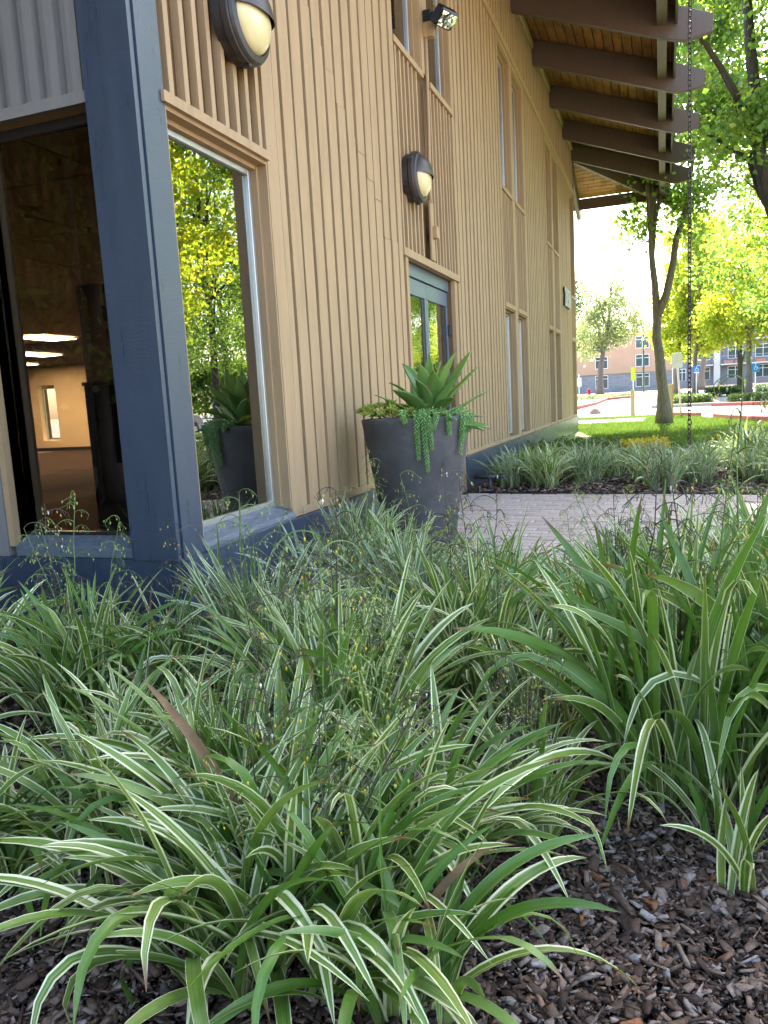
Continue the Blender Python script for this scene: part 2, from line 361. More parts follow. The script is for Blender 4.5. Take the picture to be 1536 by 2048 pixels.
tag(sheet('parking_lot', [(-60, 28), (-3, 27), (2.0, 25), (3.4, 22), (5, 16), (60, 5), (60, 38), (-60, 38)], -.022, M_ASPH), kind='structure')
pk = MB()
for a, b in ((38, 44), (44, 50), (50, 60), (60, 72)): pk.add([(-60, a, gz(a)-.02), (60, a, gz(a)-.02), (60, b, gz(b)-.02), (-60, b, gz(b)-.02)], [(0, 1, 2, 3)])
tag(pk.build('access_road', M_ASPH, fix=False), kind='structure')
tag(sheet('footpath', [(-9, 24.2), (-.3, 23.6), (1.3, 25.4), (2.1, 26.3), (1.9, 26.9), (.5, 26.2), (-9, 26.0)], -.010, M_PATH), kind='structure')
def kerb(name, pts, w_, h, mat):
    m = MB()
    for (a, b) in zip(pts[:-1], pts[1:]):
        a = Vector((*a, 0)); b = Vector((*b, 0)); n_ = (b-a).normalized().cross(Vector((0, 0, 1)))*w_/2
        za, zb = gz(a.y), gz(b.y)
        m.add([a-n_+Vector((0,0,za-.05)), a+n_+Vector((0,0,za-.05)), b+n_+Vector((0,0,zb-.05)), b-n_+Vector((0,0,zb-.05)), a-n_+Vector((0,0,za+h)), a+n_+Vector((0,0,za+h)), b+n_+Vector((0,0,zb+h)), b-n_+Vector((0,0,zb+h))],
              [(0,3,2,1),(4,5,6,7),(0,1,5,4),(1,2,6,5),(2,3,7,6),(3,0,4,7)])
    return tag(m.build(name, mat, bevel=.015), kind='structure')
kerb('red_kerb', [(2.0, 27.4), (2.6, 26.2), (3.03, 25.2)], .16, .13, M_KRED)
kerb('red_kerb', [(3.41, 24), (3.8, 22.3), (4.36, 20.5), (5.5, 17.5), (9, 13)], .16, .13, M_KRED)
kerb('red_kerb', [(4.0, 36.5), (5.5, 35.0), (9, 34.2)], .16, .13, M_KRED)
kerb('island_kerb', [(1.6, 37.6), (3.0, 37.2), (4.3, 37.5), (4.3, 40.5), (1.8, 40.8), (1.6, 37.6)], .16, .13, M_CONC)
kerb('red_kerb', [(-2.6, 36), (-1.5, 44), (-1.2, 49), (.2, 51)], .16, .13, M_KRED)

# brick walkway
ANG = math.atan2(-.286, 2.51)
wk = MB(); O = Vector((0.0, 7.78, 0)); ex = Vector((math.cos(ANG), math.sin(ANG), 0)); ey = Vector((-math.sin(ANG), math.cos(ANG), 0))
def wp(a, b, z): p = O+ex*a+ey*b; return (p.x, p.y, z)
wbase = MB().add([wp(-.3, 0, -.012), wp(-.3, -3.55, -.012), wp(8, -3.55, -.012), wp(8, 0, -.012)], [(0, 1, 2, 3)]).build('walkway', M_CONC, fix=False); tag(wbase, kind='structure'); wbase.data.materials[0] = mat_plain('joint_sand', (.17, .14, .12), .95, .2)
pv = MB().box(-.108, .108, -.0525, .0525, -.05, .0)
pv_me = pv.mesh('paver'); bm = bmesh.new(); bm.from_mesh(pv_me); bmesh.ops.recalc_face_normals(bm, faces=bm.faces)
bmesh.ops.bevel(bm, geom=[e for e in bm.edges if all(v.co.z > -.01 for v in e.verts)], offset=.006, segments=1, affect='EDGES'); bm.to_mesh(pv_me); bm.free(); pv_me.materials.append(M_PAVER)
cells = []
for r in range(31):
    for c in range(-1, 36):
        a = .226*(c+(.5 if r % 2 else 0)); b = -.06-.114*r
        p = O+ex*a+ey*b
        if p.x < .02: continue
        vis = (p.x > .45 and p.x < 2.75 and p.y > 4.4)
        cells.append((0 if vis else 1, p.y, p))
cells.sort(key=lambda q: (q[0], q[1]))
rest = MB()
for i, (_, _, p) in enumerate(cells):
    dz = rng.uniform(-.003, .003); dr = ANG+rng.uniform(-.012, .012)
    if i < 300:
        o = bpy.data.objects.new('paver', pv_me); o.location = (p.x, p.y, dz); o.rotation_euler = (rng.uniform(-.008, .008), rng.uniform(-.008, .008), dr); link(o, wbase)
    else:
        ca, sa = math.cos(dr), math.sin(dr)
        vs = [(p.x+x*ca-y*sa, p.y+x*sa+y*ca, z+dz) for x, y, z in ((-.109,-.052,-.04),(.109,-.052,-.04),(.109,.052,-.04),(-.109,.052,-.04),(-.106,-.049,0),(.106,-.049,0),(.106,.049,0),(-.106,.049,0))]
        rest.add(vs, [(4,5,6,7),(0,1,5,4),(1,2,6,5),(2,3,7,6),(3,0,4,7)])
tag(rest.build('remaining_pavers', M_PAVER, wbase, fix=False), kind='stuff')

# bark mulch chips
def chips(name, n, xr, yr, inside, smin, smax, seed, wr=(.22, .65)):
    rs = np.random.RandomState(seed)
    P = np.column_stack([rs.uniform(*xr, n*2), rs.uniform(*yr, n*2)]); P = P[inside(P[:, 0], P[:, 1])][:n]; n = len(P)
    L = rs.uniform(smin, smax, n)*rs.choice([1, 1, 1.5, .6], n); W = L*rs.uniform(*wr, n); H = L*rs.uniform(.06, .2, n)
    base = np.array([(-.5,-.4,-.5),(.45,-.5,-.5),(.5,.35,-.5),(-.4,.5,-.5),(-.42,-.32,.5),(.36,-.42,.4),(.42,.3,.6),(-.34,.42,.45)])
    V = base[None]*np.stack([L, W, H], 1)[:, None]*rs.uniform(.6, 1.4, (n, 8, 3))
    V[:, :, 2] += (np.abs(V[:, :, 0])/L[:, None])**2*L[:, None]*rs.uniform(-.5, .5, n)[:, None]
    az = rs.uniform(0, 6.283, n); tl = rs.normal(0, .35, n); tl2 = rs.normal(0, .35, n)
    def rot(V, a, i, j):
        c, s = np.cos(a)[:, None], np.sin(a)[:, None]; x, y = V[:, :, i].copy(), V[:, :, j].copy(); V[:, :, i] = x*c-y*s; V[:, :, j] = x*s+y*c
    rot(V, tl, 0, 2); rot(V, tl2, 1, 2); rot(V, az, 0, 1)
    V[:, :, :2] += P[:, None]; V[:, :, 2] += (rs.uniform(.0, .03, n)**1.0)[:, None]
    F = np.array([(0,3,2,1),(4,5,6,7),(0,1,5,4),(1,2,6,5),(2,3,7,6),(3,0,4,7)])
    FF = (F[None]+np.arange(n)[:, None, None]*8).reshape(-1, 4)
    o = link(bpy.data.objects.new(name, np_mesh(name, V.reshape(-1, 3), FF, M_CHIP))); tag(o, 'dark brown bark mulch chips covering the planting bed' if 'far' not in name else 'bark mulch chips in the bed beyond the walkway', 'mulch', kind='stuff'); return o
def in_near(x, y): return (y < 4.2-.11*x) & ~((x < .04) & (y > 2.78))
chips('mulch_chips', 46000, (.4, 2.9), (.6, 2.4), in_near, .010, .032, 1)
chips('mulch_chips', 30000, (-2.0, 3.6), (1.4, 4.3), in_near, .014, .034, 2)
chips('mulch_chips', 5200, (.4, 2.9), (.6, 2.6), in_near, .03, .055, 4, (.05, .14))
chips('mulch_chips', 1500, (.4, 2.9), (.6, 2.4), in_near, .018, .026, 6, (.4, .8))
chips('mulch_chips', 45000, (.6, 2.6), (.8, 2.1), in_near, .004, .010, 7)
chips('far_mulch_chips', 7000, (.1, 5), (7.5, 11), lambda x, y: (y > 7.80-.114*x), .03, .06, 3)

# lawn blades
def blades(n, seed):
    rs = np.random.RandomState(seed); x = rs.uniform(-2, 7, n); y = rs.uniform(11.2, 28, n)
    ok = (x < 4.3-(y-20.5)*.29) & (x > (19.8-y)*.2) &  ~((y > 23.3) & (y < 26.3) & (x < 1.5)); x, y = x[ok], y[ok]; n = len(x)
    h = rs.uniform(.03, .075, n); w_ = rs.uniform(.006, .012, n); a = rs.uniform(0, 6.283, n); lx = rs.normal(0, .025, n); ly = rs.normal(0, .025, n)
    V = np.zeros((n, 3, 3)); V[:, 0] = np.stack([x-w_*np.cos(a), y-w_*np.sin(a), np.full(n, -.02)], 1); V[:, 1] = np.stack([x+w_*np.cos(a), y+w_*np.sin(a), np.full(n, -.02)], 1); V[:, 2] = np.stack([x+lx, y+ly, h], 1)
    o = link(bpy.data.objects.new('lawn_grass', np_mesh('lawn_grass', V.reshape(-1, 3), np.arange(n*3).reshape(-1, 3), M_BLADE))); tag(o, 'short green lawn grass between the bed and the car park', 'grass', kind='stuff')
blades(110000, 5)

# ================================================================== BUILDING
B = thing('office_building', 'two storey office building clad in tan vertical battens with slate blue base', 'building')
ZT = 5.60; XB = -.042
wall = MB()
def backing(y0, y1, holes):
    """solid wall strip between y0,y1 with window holes (z0,z1)"""
    z = -.1
    for a, b in sorted(holes)+[(7.4, None)]:
        if a > z: wall.box(-.20, XB, y0, y1, z, a)
        if b is not None: z = b
def batt(y0, y1, z0, z1, x1=0.0):
    o = board('batten', M_TAN, B, XB+.002, x1+rng.uniform(-.004, .002), y0, y1, z0, z1); o.rotation_euler = (R_(rng.normal(0, .045)), 0, 0); return o
def trim(y0, y1, z0, z1, x0=XB+.002, x1=.010, name='trim_board', mat=None): board(name, mat or M_TAN, B, x0, x1, y0, y1, z0, z1)
def battens(y0, y1, pitch, gap, z0, z1):
    n = max(1, round((y1-y0)/pitch)); p = (y1-y0)/n
    for i in range(n):
        a = y0+i*p; g = gap*rng.uniform(.85, 1.15); batt(a+g/2+rng.uniform(-.003, .003), a+p-g/2+rng.uniform(-.003, .003), z0, z1)
def window(y0, y1, z0, z1, glass=None, sill=True):
    """recessed window in the main wall: lining boards, aluminium frame, one pane"""
    W_ = empty('window', (0, y0, z0)); W_.parent = B
    xg = -.112; h, k = z1-z0, y1-y0
    def bx(n_, m_, x0, x1, a0, a1, b0, b1): return MB().box(x0, x1, a0, a1, b0, b1).build(n_, m_, W_)
    bx('jamb', M_TAN, -.19, -.004, 0, .012, 0, h); bx('jamb', M_TAN, -.19, -.004, k-.012, k, 0, h)
    bx('jamb_step', M_TAN, -.19, -.055, k-.034, k-.0125, .012, h-.02)
    bx('head', M_TAN, -.19, -.004, .0125, k-.0125, h-.018, h); bx('head_step', M_TAN, -.19, -.06, .0125, k-.0345, h-.04, h-.0185)
    fr = MB(); f = .028
    fr.box(xg-.02, xg+.022, .013, .013+f, .02, h-.041); fr.box(xg-.02, xg+.022, k-.035-f, k-.035, .02, h-.041)
    fr.box(xg-.02, xg+.022, .0135+f, k-.0355-f, .02, .02+f); fr.box(xg-.02, xg+.022, .0135+f, k-.0355-f, h-.042-f, h-.042)
    fr.build('frame', M_ALU, W_, bevel=.002)
    MB().box(xg-.003, xg+.003, .012+f, k-.034-f, .019+f, h-.041-f).build('pane', glass or M_GLASSW, W_)
    return W_
# --- corner window (column 0)
backing(3.02, 3.944, [(.36, 2.307), (3.86, 5.55)]); W0 = window(3.02, 3.944, .42, 2.307, M_GLASSW)
sl = MB(); sl.prism([(-.19, 3.02, .30), (.012, 3.02, .30), (.022, 3.02, .375), (.012, 3.02, .395), (-.06, 3.02, .425), (-.088, 3.02, .445), (-.19, 3.02, .45)], (0, 0, 0), (0, .922, 0)); sl.build('window_sill', M_SILL, B, bevel=.003)
trim(2.99, 3.934, 2.307, 2.352, x1=.022, name='head_trim')
for k in range(8):
    y = 3.085+.1145*k; batt(y-.014, y+.021, 2.353, 3.79)
window(3.02, 3.944, 3.86, 5.55); trim(2.99, 3.944, 3.80, 3.85, x1=.014, name='sill_trim')
# --- wide board section 1
backing(3.944, 6.24, []); batt(3.944, 4.072, .362, ZT, .004); batt(4.076, 4.142, .41, ZT)
e = [4.18+.1655*i for i in range(13)]
for i in range(12):
    zj = 3.62-.135*i+rng.uniform(-.12, .12); a, b = e[i]+rng.uniform(-.003, .003), e[i]+.129+rng.uniform(-.003, .003)
    batt(a, b, .41, zj-.002); batt(a+rng.uniform(-.007, .007), b+rng.uniform(-.007, .007), zj+.002, ZT, rng.uniform(-.004, .003))
batt(6.155, 6.255, .30, ZT, .003)
trim(4.075, 6.153, .362, .41, x1=.004, name='base_rail')
# --- door column
backing(6.24, 6.40, [(3.86, 5.55)]); backing(6.40, 7.93, [(-.08, 2.17), (3.86, 5.55)]); backing(7.93, 8.10, [(3.86, 5.55)])
trim(6.256, 8.135, 2.175, 2.24, x1=.016, name='head_trim')
trim(6.33, 6.40, .0, 2.174, x1=.0, name='door_jamb'); trim(7.935, 7.965, .0, 2.174, x1=.0, name='door_jamb'); trim(8.0, 8.075, .0, 2.174, x1=-.008, name='door_jamb')
for k in range(16):
    y = 6.318+.1125*k
    if abs(y-7.06) < .075 or y > 8.07: continue
    batt(y-.016, y+.018, 2.242, 3.80)
batt(7.062, 7.28, 3.86, 5.6, .004)
for a, b in ((6.245, 7.06), (7.282, 8.10)):
    window(a, b, 3.86, 5.55, M_GLASSW); trim(a, b, 3.80, 3.85, x1=.018, name='sill_trim')
# --- section 2
def pair(y0, y1, y2, y3, low=True):
    for a, b in ((y0, y1), (y2, y3)):
        backing(a, b, [(.40, 2.17), (3.76, 5.53)] if low else [(3.76, 5.53)])
        window(a, b, 3.76, 5.53)
        if low: window(a, b, .40, 2.17); trim(a, b, 2.171, 2.235, x1=.014, name='head_trim')
        trim(a, b, 3.70, 3.752, x1=.014, name='sill_trim'); trim(a, b, 5.532, 5.598, x1=.008, name='head_trim'); trim(a, b, .362, .402, x0=-.19, x1=.012, name='sill_trim')
        battens(a+.02, b-.02, .112, .075, 2.237, 3.698)
    backing(y1, y2, []); batt(y1+.004, y2-.004, .362, ZT, .004)
def wide(y0, y1):
    backing(y0, y1, []); batt(y0+.003, y0+.10, .362, ZT, .004); batt(y1-.10, y1-.003, .362, ZT, .004)
    battens(y0+.105, y1-.105, .176, .062, .41, ZT); trim(y0+.102, y1-.102, .362, .408, x1=.004, name='base_rail')
wide(8.10, 10.67); pair(10.68, 11.45, 11.68, 12.47); wide(12.48, 14.95); pair(14.96, 15.73, 15.95, 16.72); wide(16.73, 18.93)
backing(18.94, 19.74, [(.40, 2.17), (3.2, 5.53)]); window(18.94, 19.74, 3.2, 5.53); window(18.94, 19.74, .40, 2.17)
trim(18.94, 19.74, 3.14, 3.195, x1=.014, name='sill_trim'); trim(18.94, 19.74, 2.171, 2.235, x1=.014, name='head_trim'); trim(18.94, 19.74, .362, .402, x0=-.19, x1=.012, name='sill_trim')
battens(18.96, 19.72, .112, .075, 2.237, 3.13); batt(19.742, 19.82, .362, ZT, .004)
# upper rail and band to the soffit
board('rail', M_TAN, B, XB+.002, .022, 2.90, 19.82, 5.602, 5.70)
n = 96
for i in range(n):
    y = 3.0+(16.8/n)*i; batt(y, y+.115, 5.702, 6.66)
for i, yy in enumerate([4.78, 6.9, 8.8, 10.8, 12.78, 14.82, 16.87, 18.7]):
    board('eave_trim', M_TAN, B, .0, .028, yy-.93, yy+.93, 6.56, 6.68)
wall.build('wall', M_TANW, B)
# plinth boards (slate blue), two courses, with breaks at the entrance
for a, b in ((3.012, 6.30), (8.04, 19.85)):
    segs = np.arange(a, b, 2.44).tolist()+[b]
    if segs[-1]-segs[-2] < .4: segs.pop(-2)
    for y0, y1 in zip(segs[:-1], segs[1:]):
        board('plinth_board', M_BLUE, B, -.03, .034, y0+.001, y1-.001, .135, .358)
        board('plinth_board', M_BLUE, B, -.04, .014, y0+.001, y1-.001, -.10, .137)
board('plinth_board', M_BLUE, B, -.03, .034, 2.835, 3.011, .135, .352); board('plinth_board', M_BLUE, B, -.04, .014, 2.845, 3.011, -.10, .137)
board('plinth_end', M_TAN, B, -.03, .02, 8.015, 8.038, -.02, .36)
# corner post: two boards meeting at the edge
board('corner_post_board', M_NAVY, B, -.245, -.003, 2.815, 2.843, .352, 7.2)
board('corner_post_board', M_BLUE, B, -.028, .006, 2.85, 3.012, .354, 7.2)
board('corner_post_core', M_NAVY, B, -.20, -.030, 2.845, 3.01, .0, 7.2)
# left (south) wall, plane y = 2.86
YS = 2.86
ws = MB(); ws.box(-.25, -.20, YS+.03, YS+.2, -.1, 7.2); ws.box(-.95, -.25, YS+.03, YS+.2, 2.36, 7.2); ws.box(-.95, -.25, YS+.03, YS+.2, -.1, .40); ws.box(-22, -.95, YS+.03, YS+.2, -.1, 7.2)
ws.build('south_wall', M_GREYW, B)
board('plinth_board', M_NAVY, B, -2.4, -.001, YS-.034, YS+.03, .135, .350); board('plinth_board', M_NAVY, B, -2.4, -.02, YS-.014, YS+.035, -.10, .137)
Wl = empty('window', (0, 0, 0)); Wl.parent = B
MB().box(-.985, -.95, YS-.01, YS+.19, .40, 2.36).build('jamb', M_TAN, Wl); MB().box(-.949, -.247, YS+.0, YS+.19, 2.30, 2.359).build('head', M_TAN, Wl)
MB().box(-.949, -.247, YS+.07, YS+.11, 2.26, 2.299).build('top_frame', M_DARK, Wl); MB().box(-.949, -.247, YS+.07, YS+.11, .445, .46).build('bottom_frame', M_DARK, Wl)
MB().box(-.948, -.248, YS+.086, YS+.092, .461, 2.259).build('pane', M_GLASS, Wl)
MB().prism([(-.95, YS-.01, .351), (-.95, YS-.01, .40), (-.95, YS+.05, .435), (-.95, YS+.07, .444), (-.95, YS+.19, .446), (-.95, YS+.19, .351)], (0, 0, 0), (.70, 0, 0)).build('window_sill', M_SILL, B, bevel=.003)
board('head_trim', M_GREYW, B, -.96, -.246, YS-.025, YS+.03, 2.30, 2.345)
for k in range(7):
    x = -.30-.1115*k; board('batten', M_GREYW, B, x-.026, x+.022, YS-.014, YS+.032, 2.346, 5.6)
board('trim_board', M_GREYW, B, -1.12, -.99, YS-.014, YS+.032, .352, 7.0)
for k in range(12): board('batten', M_GREYW, B, -1.28-.166*k, -1.15-.166*k, YS-.014, YS+.032, .40, 5.6)
# shell, roof
sh = MB(); sh.box(-22.2, -.2, 19.82, 19.98, -.1, .40); sh.box(-22.2, -17.35, 19.82, 19.98, .40, 7.2); sh.box(-17.35, -16.95, 19.82, 19.98, 2.1, 7.2); sh.box(-16.95, -16.58, 19.82, 19.98, .40, 7.2)
sh.box(-16.58, -15.92, 19.82, 19.98, 2.05, 7.2); sh.box(-15.92, -.001, 19.82, 19.98, .40, 7.2); sh.box(-22.2, -22.0, 2.9, 19.82, -.1, 7.2)
sh.box(-.2, -.001, 19.82, 19.98, -.1, .40)
sh.build('rear_wall', M_TANW, B)
OV = 2.2; SL = -.352
def zroof(d): return 6.74+SL*d           # d: distance outside the wall line
rf = MB(); zr = zroof(-11)
pts = [(OV, YS-OV, zroof(OV)), (OV, 19.82+OV, zroof(OV)), (-22.2-OV, 19.82+OV, zroof(OV)), (-22.2-OV, YS-OV, zroof(OV)), (-11.1, 11.0, zr), (-11.1, 11.68, zr)]
for dz in (.032, .12):
    rf.add([(x, y, z+dz) for x, y, z in pts], [(0, 1, 5, 4), (1, 2, 5), (2, 3, 4, 5), (3, 0, 4)])
for a, b in ((0, 1), (1, 2), (2, 3), (3, 0)):
    A, Bq = pts[a], pts[b]; rf.add([(A[0], A[1], A[2]+.032), (Bq[0], Bq[1], Bq[2]+.032), (Bq[0], Bq[1], Bq[2]+.12), (A[0], A[1], A[2]+.12)], [(0, 1, 2, 3)])
rf.build('roof', M_ROOF, B, fix=False)
# soffit boards (east eave), running along the wall; trimmed at the hips
nb = 15
for i in range(nb):
    d0 = .012+(OV-.06)*i/nb; d1 = .012+(OV-.06)*(i+1)/nb-.016
    a, b = YS-d1+.03, 19.82+d0-.03
    V = [(d0, a, zroof(d0)), (d1, a, zroof(d1)), (d1, b, zroof(d1)), (d0, b, zroof(d0))]
    m = MB().prism([Vector(v) for v in V], (0, 0, 0), (0, 0, .026)); m.build('soffit_board', M_SOFF, B, bevel=.003)
    # north eave boards run along the end wall
    V = [(-9, 19.82+d0, zroof(d0)), (d0-.03, 19.82+d0, zroof(d0)), (d1-.03, 19.82+d1, zroof(d1)), (-9, 19.82+d1, zroof(d1))]
    MB().prism([Vector(v) for v in V], (0, 0, 0), (0, 0, .026)).build('soffit_board', M_SOFF, B, bevel=.003)
def rafter_poly(f=1.0):
    return [(0.0, 6.335), (2.15*f, 5.535), (2.30*f, 5.50), (2.63*f, 5.545), (2.645*f, 5.765), (2.05*f, 6.018), (.0, 6.722)]
RY = [3.9, 5.9, 7.85, 9.8, 11.8, 13.76, 15.83, 17.85, 19.60]
for y in RY:
    MB().prism([(x, y, z) for x, z in rafter_poly()], (0, -.0, 0), (0, .088, 0)).build('rafter', M_BROWN, B, bevel=.006)
for a, b in zip(RY[:-1], RY[1:]):
    board('eave_block', M_FASC2, B, 1.94, 2.07, a+.09, b-.002, 5.74, 5.99); board('fascia_board', M_BROWN, B, 2.17, 2.20, a+.089, b-.001, 5.72, 5.985)
board('eave_block', M_FASC2, B, 1.94, 2.07, 19.69, 21.75, 5.74, 5.99)
hd = Vector((1, 1, 0)).normalized(); hn = Vector((1, -1, 0)).normalized()*.045
MB().prism([Vector((0, 19.80, 0))+Vector((1, 1, 0))*x+Vector((0, 0, z)) for x, z in rafter_poly(.985)], -hn, hn).build('hip_rafter', M_BROWN, B, bevel=.006)
for x in (-.10, -2.1, -4.1, -6.1):
    MB().prism([(x, 19.985+d, z) for d, z in rafter_poly(.94)], (-.045, 0, 0), (.045, 0, 0)).build('rafter', M_BROWN, B, bevel=.006)
board('fascia_board', M_BROWN, B, -9, 2.0, 19.82+OV-.05, 19.82+OV-.01, 5.70, 5.98)
# entrance doors
D = empty('entrance_door', (0, 0, 0)); D.parent = B
dx = -.105
def dbx(n_, m_, a0, a1, b0, b1, t0=-.022, t1=.022): return MB().box(dx+t0, dx+t1, a0, a1, b0, b1).build(n_, m_, D, bevel=.002)
dbx('door_header', M_DOOR, 6.40, 7.934, 2.062, 2.170, -.03, .04)
for a, b in ((6.405, 7.162), (7.168, 7.930)):
    dbx('top_rail', M_DOOR, a, b, 1.915, 2.055); dbx('bottom_rail', M_DOOR, a, b, .03, .20)
    dbx('stile', M_DOOR, a, a+.05, .201, 1.914); dbx('stile', M_DOOR, b-.05, b, .201, 1.914)
    dbx('stile_gasket', M_DARK, b-.115, b-.051, .201, 1.914, -.02, .012)
    MB().box(dx-.004, dx+.004, a+.051, b-.116, .201, 1.914).build('door_pane', M_GLASSD, D)
for z in (1.68, 1.02, .4): MB().box(dx+.02, dx+.055, 7.90, 7.932, z-.055, z+.055).build('hinge', M_DARK, D, bevel=.004)
MB().tube([(dx+.02, 7.09, .85), (dx+.07, 7.09, .87), (dx+.07, 7.09, 1.15), (dx+.02, 7.09, 1.17)], .012, 8).build('pull_handle', M_DARK, D, smooth=True)
MB().box(-.2, .03, 6.40, 7.934, -.02, .012).build('threshold', M_ALU, D)

# interior seen through the corner window
M_CEIL = mat_plain('ceiling_tile', (.62, .57, .50), .9, .2, 0, .08, 20, .2); M_PLAS = mat_plain('cream_plaster', (.85, .72, .52), .8, .2, 0, .03, 3, 0)
M_CARP = mat_plain('dark_carpet', (.07, .05, .045), .95, .1, 0, .2, 40, .3); M_DKW = mat_plain('charcoal_partition', (.035, .034, .036), .8, .3)
MB().box(-22, -.2, 2.9, 19.8, -.05, .0).build('interior_floor', M_CARP, B)
MB().box(-22, -.2, 3.06, 19.81, 2.63, 2.66).build('interior_ceiling', mat_plain('ceiling_grid', (.05, .04, .035), .8), B)
for i in range(11):
    for j in range(8):
        if (i, j) in ((7, 7), (9, 9)): continue
        x1 = -.26-1.25*i; y0 = 3.25+1.25*j; board('ceiling_tile', M_CEIL, B, x1-1.225, x1, y0, y0+1.225, 2.61, 2.632)
board('window_blind_box', M_CEIL, B, -1.4, -.22, 3.06, 3.14, 2.34, 2.62)
MB().box(-22, -.2, 19.60, 19.80, 2.06, 2.62).box(-22, -17.36, 19.60, 19.80, 0, 2.06).box(-16.94, -16.59, 19.60, 19.80, 0, 2.06).box(-16.59, -15.91, 19.60, 19.80, 0, .33).box(-15.91, -10, 19.60, 19.80, 0, 2.06).build('end_wall', M_PLAS, B)
MB().box(-22, -10, 19.575, 19.598, 0, .1).build('skirting', M_DKW, B)
iw = MB(); iw.box(-16.59, -16.55, 19.78, 19.82, .33, 2.05); iw.box(-15.95, -15.91, 19.78, 19.82, .33, 2.05); iw.box(-16.55, -15.95, 19.78, 19.82, .33, .37); iw.box(-16.55, -15.95, 19.78, 19.82, 1.95, 2.05); iw.build('rear_window_frame', M_ALU, B)
dr = MB(); dr.box(-17.36, -17.28, 19.70, 19.76, 0, 2.06); dr.box(-17.02, -16.94, 19.70, 19.76, 0, 2.06); dr.box(-17.28, -17.02, 19.70, 19.76, 1.95, 2.06); dr.box(-17.28, -17.02, 19.70, 19.76, 0, .12); dr.build('rear_door_frame', M_DARK, B)
MB().tube([(-17.28, 19.66, .98), (-17.05, 19.64, .95), (-17.03, 19.68, 1.02)], .015, 6).build('push_bar', M_ALU, B)
MB().box(-4.80, -.3, 8.0, 8.12, 0, 2.61).build('inner_wall', M_DKW, B)
pt = MB(); pt.box(-2.28, -.3, 5.0, 5.06, 0, 1.24); pt.build('partition_panel', M_DKW, B); MB().box(-2.29, -.3, 4.985, 5.075, 1.241, 1.27).build('partition_cap', M_DARK, B)
for x in (-1.75, -1.2, -.65): board('partition_rib', M_DARK, B, x-.03, x+.03, 4.975, 4.999, .0, 1.24)
MB().box(-6.75, -6.05, 8.0, 8.12, 0, 2.61).build('inner_column', mat_plain('umber_column', (.10, .07, .06), .8), B)

# return wing on the left, seen only mirrored in the south window
wg = MB(); wg.box(-5.4, -5.0, -12, 2.8, 2.45, 6.6).box(-5.4, -5.0, -12, 2.8, -.1, .35); wg.build('wing_wall', M_TANW, B)
for k in range(60): board('batten', M_TAN, B, -4.998, -4.965, -10+.2*k, -9.90+.2*k, 2.46, 6.5)
MB().box(-5.3, -5.1, -12, 2.8, .351, 2.449).build('wing_glazing', M_DKW, B)
for k in range(7): board('wing_mullion', M_DARK, B, -5.12, -5.0, -11+2*k, -10.9+2*k, .352, 2.448)
board('wing_fascia', M_BROWN, B, -4.95, -4.2, -12, 2.0, 6.3, 6.6)
MB().box(-5, -.06, -9, 1.9, 4.6, 4.8).build('porch_roof', M_BROWN, B)
MB().box(-4.1, -3.75, .95, 1.3, 0, 4.59).build('wing_column', mat_plain('umber_stucco', (.14, .10, .085), .9), B)
# ------------------------------------------------------------------ things fixed to the building
def wall_lamp(y, z, label):
    L = thing('wall_lamp', label, 'lamp', (0, y, z), group='round wall lamps on the tan wall')
    r = .205
    MB().lathe([(0, -.005), (r*.93, -.005), (r*.93, .045), (r*.86, .052), (0, .052)], 40, 'x').build('base', M_LAMP, L, smooth=False)
    MB().lathe([(r*.80, .05), (r, .056), (r*1.0, .088), (r*.97, .094), (r*.97, .10), (r*.93, .112), (r*.80, .122), (r*.785, .10)], 48, 'x').build('ring', M_LAMP, L, smooth=False)
    t = NT('lamp_lens'); t.set((.62, .52, .26), .25, .5); t.b.inputs['Subsurface Weight'].default_value = 0
    prof = [(r*.79*math.cos(a), .10+.085*math.sin(a)) for a in np.linspace(0, math.pi/2, 10)]
    MB().lathe(prof, 40, 'x').build('lens', M_LENS, L, smooth=True)
    prof = [(r*.86*math.cos(a), .10+.105*math.sin(a)) for a in np.linspace(0, math.pi/2*.999, 14)]
    hd_ = MB().lathe(prof, 40, 'x', a0=R_(2), a1=R_(178)).lathe([(p*.965, (h-.10)*.95+.10) for p, h in prof], 40, 'x', a0=R_(2), a1=R_(178))
    hd_.build('hood', M_HOOD, L, smooth=True, fix=False)
    for a in (35, 145, 270):
        p = Vector((0.06, math.cos(R_(a))*r*1.0, math.sin(R_(a))*r*1.0)); MB().box(p.x-.012, p.x+.03, p.y-.012, p.y+.012, p.z-.012, p.z+.012).build('clip', M_LAMP, L, bevel=.003)
    return L
M_LENS = mat_plain('cream_lens', (.66, .56, .30), .22, .5, 0, .06, 14, 0)
M_HOOD = mat_plain('lamp_hood_bronze', (.085, .066, .058), .42, .5, .3, .25, 12, .05)
wall_lamp(3.665, 2.885, 'large round wall lamp with half hood above the corner window')
wall_lamp(6.53, 2.83, 'smaller looking hooded round wall lamp above the glass entrance doors')
Fl = thing('flood_light', 'black adjustable flood light with faceted reflector under an upper window', 'flood light', (0, 7.17, 4.2))
MB().box(.01, .085, -.03, .06, .10, .20).build('mount', M_DARK, Fl, bevel=.008)
MB().tube([(.05, .0, .16), (.12, -.02, .15), (.16, -.04, .13)], .022, 10).build('swivel', M_DARK, Fl, smooth=True)
hb = MB().prism([(0, -.11, -.075), (0, .11, -.075), (0, .11, .075), (0, -.11, .075)], (-.045, 0, 0), (.045, 0, 0)).build('housing', M_DARK, Fl, bevel=.012); hb.location = (.21, -.05, .09); hb.rotation_euler = (0, R_(50), R_(-25))
lens = MB(); 
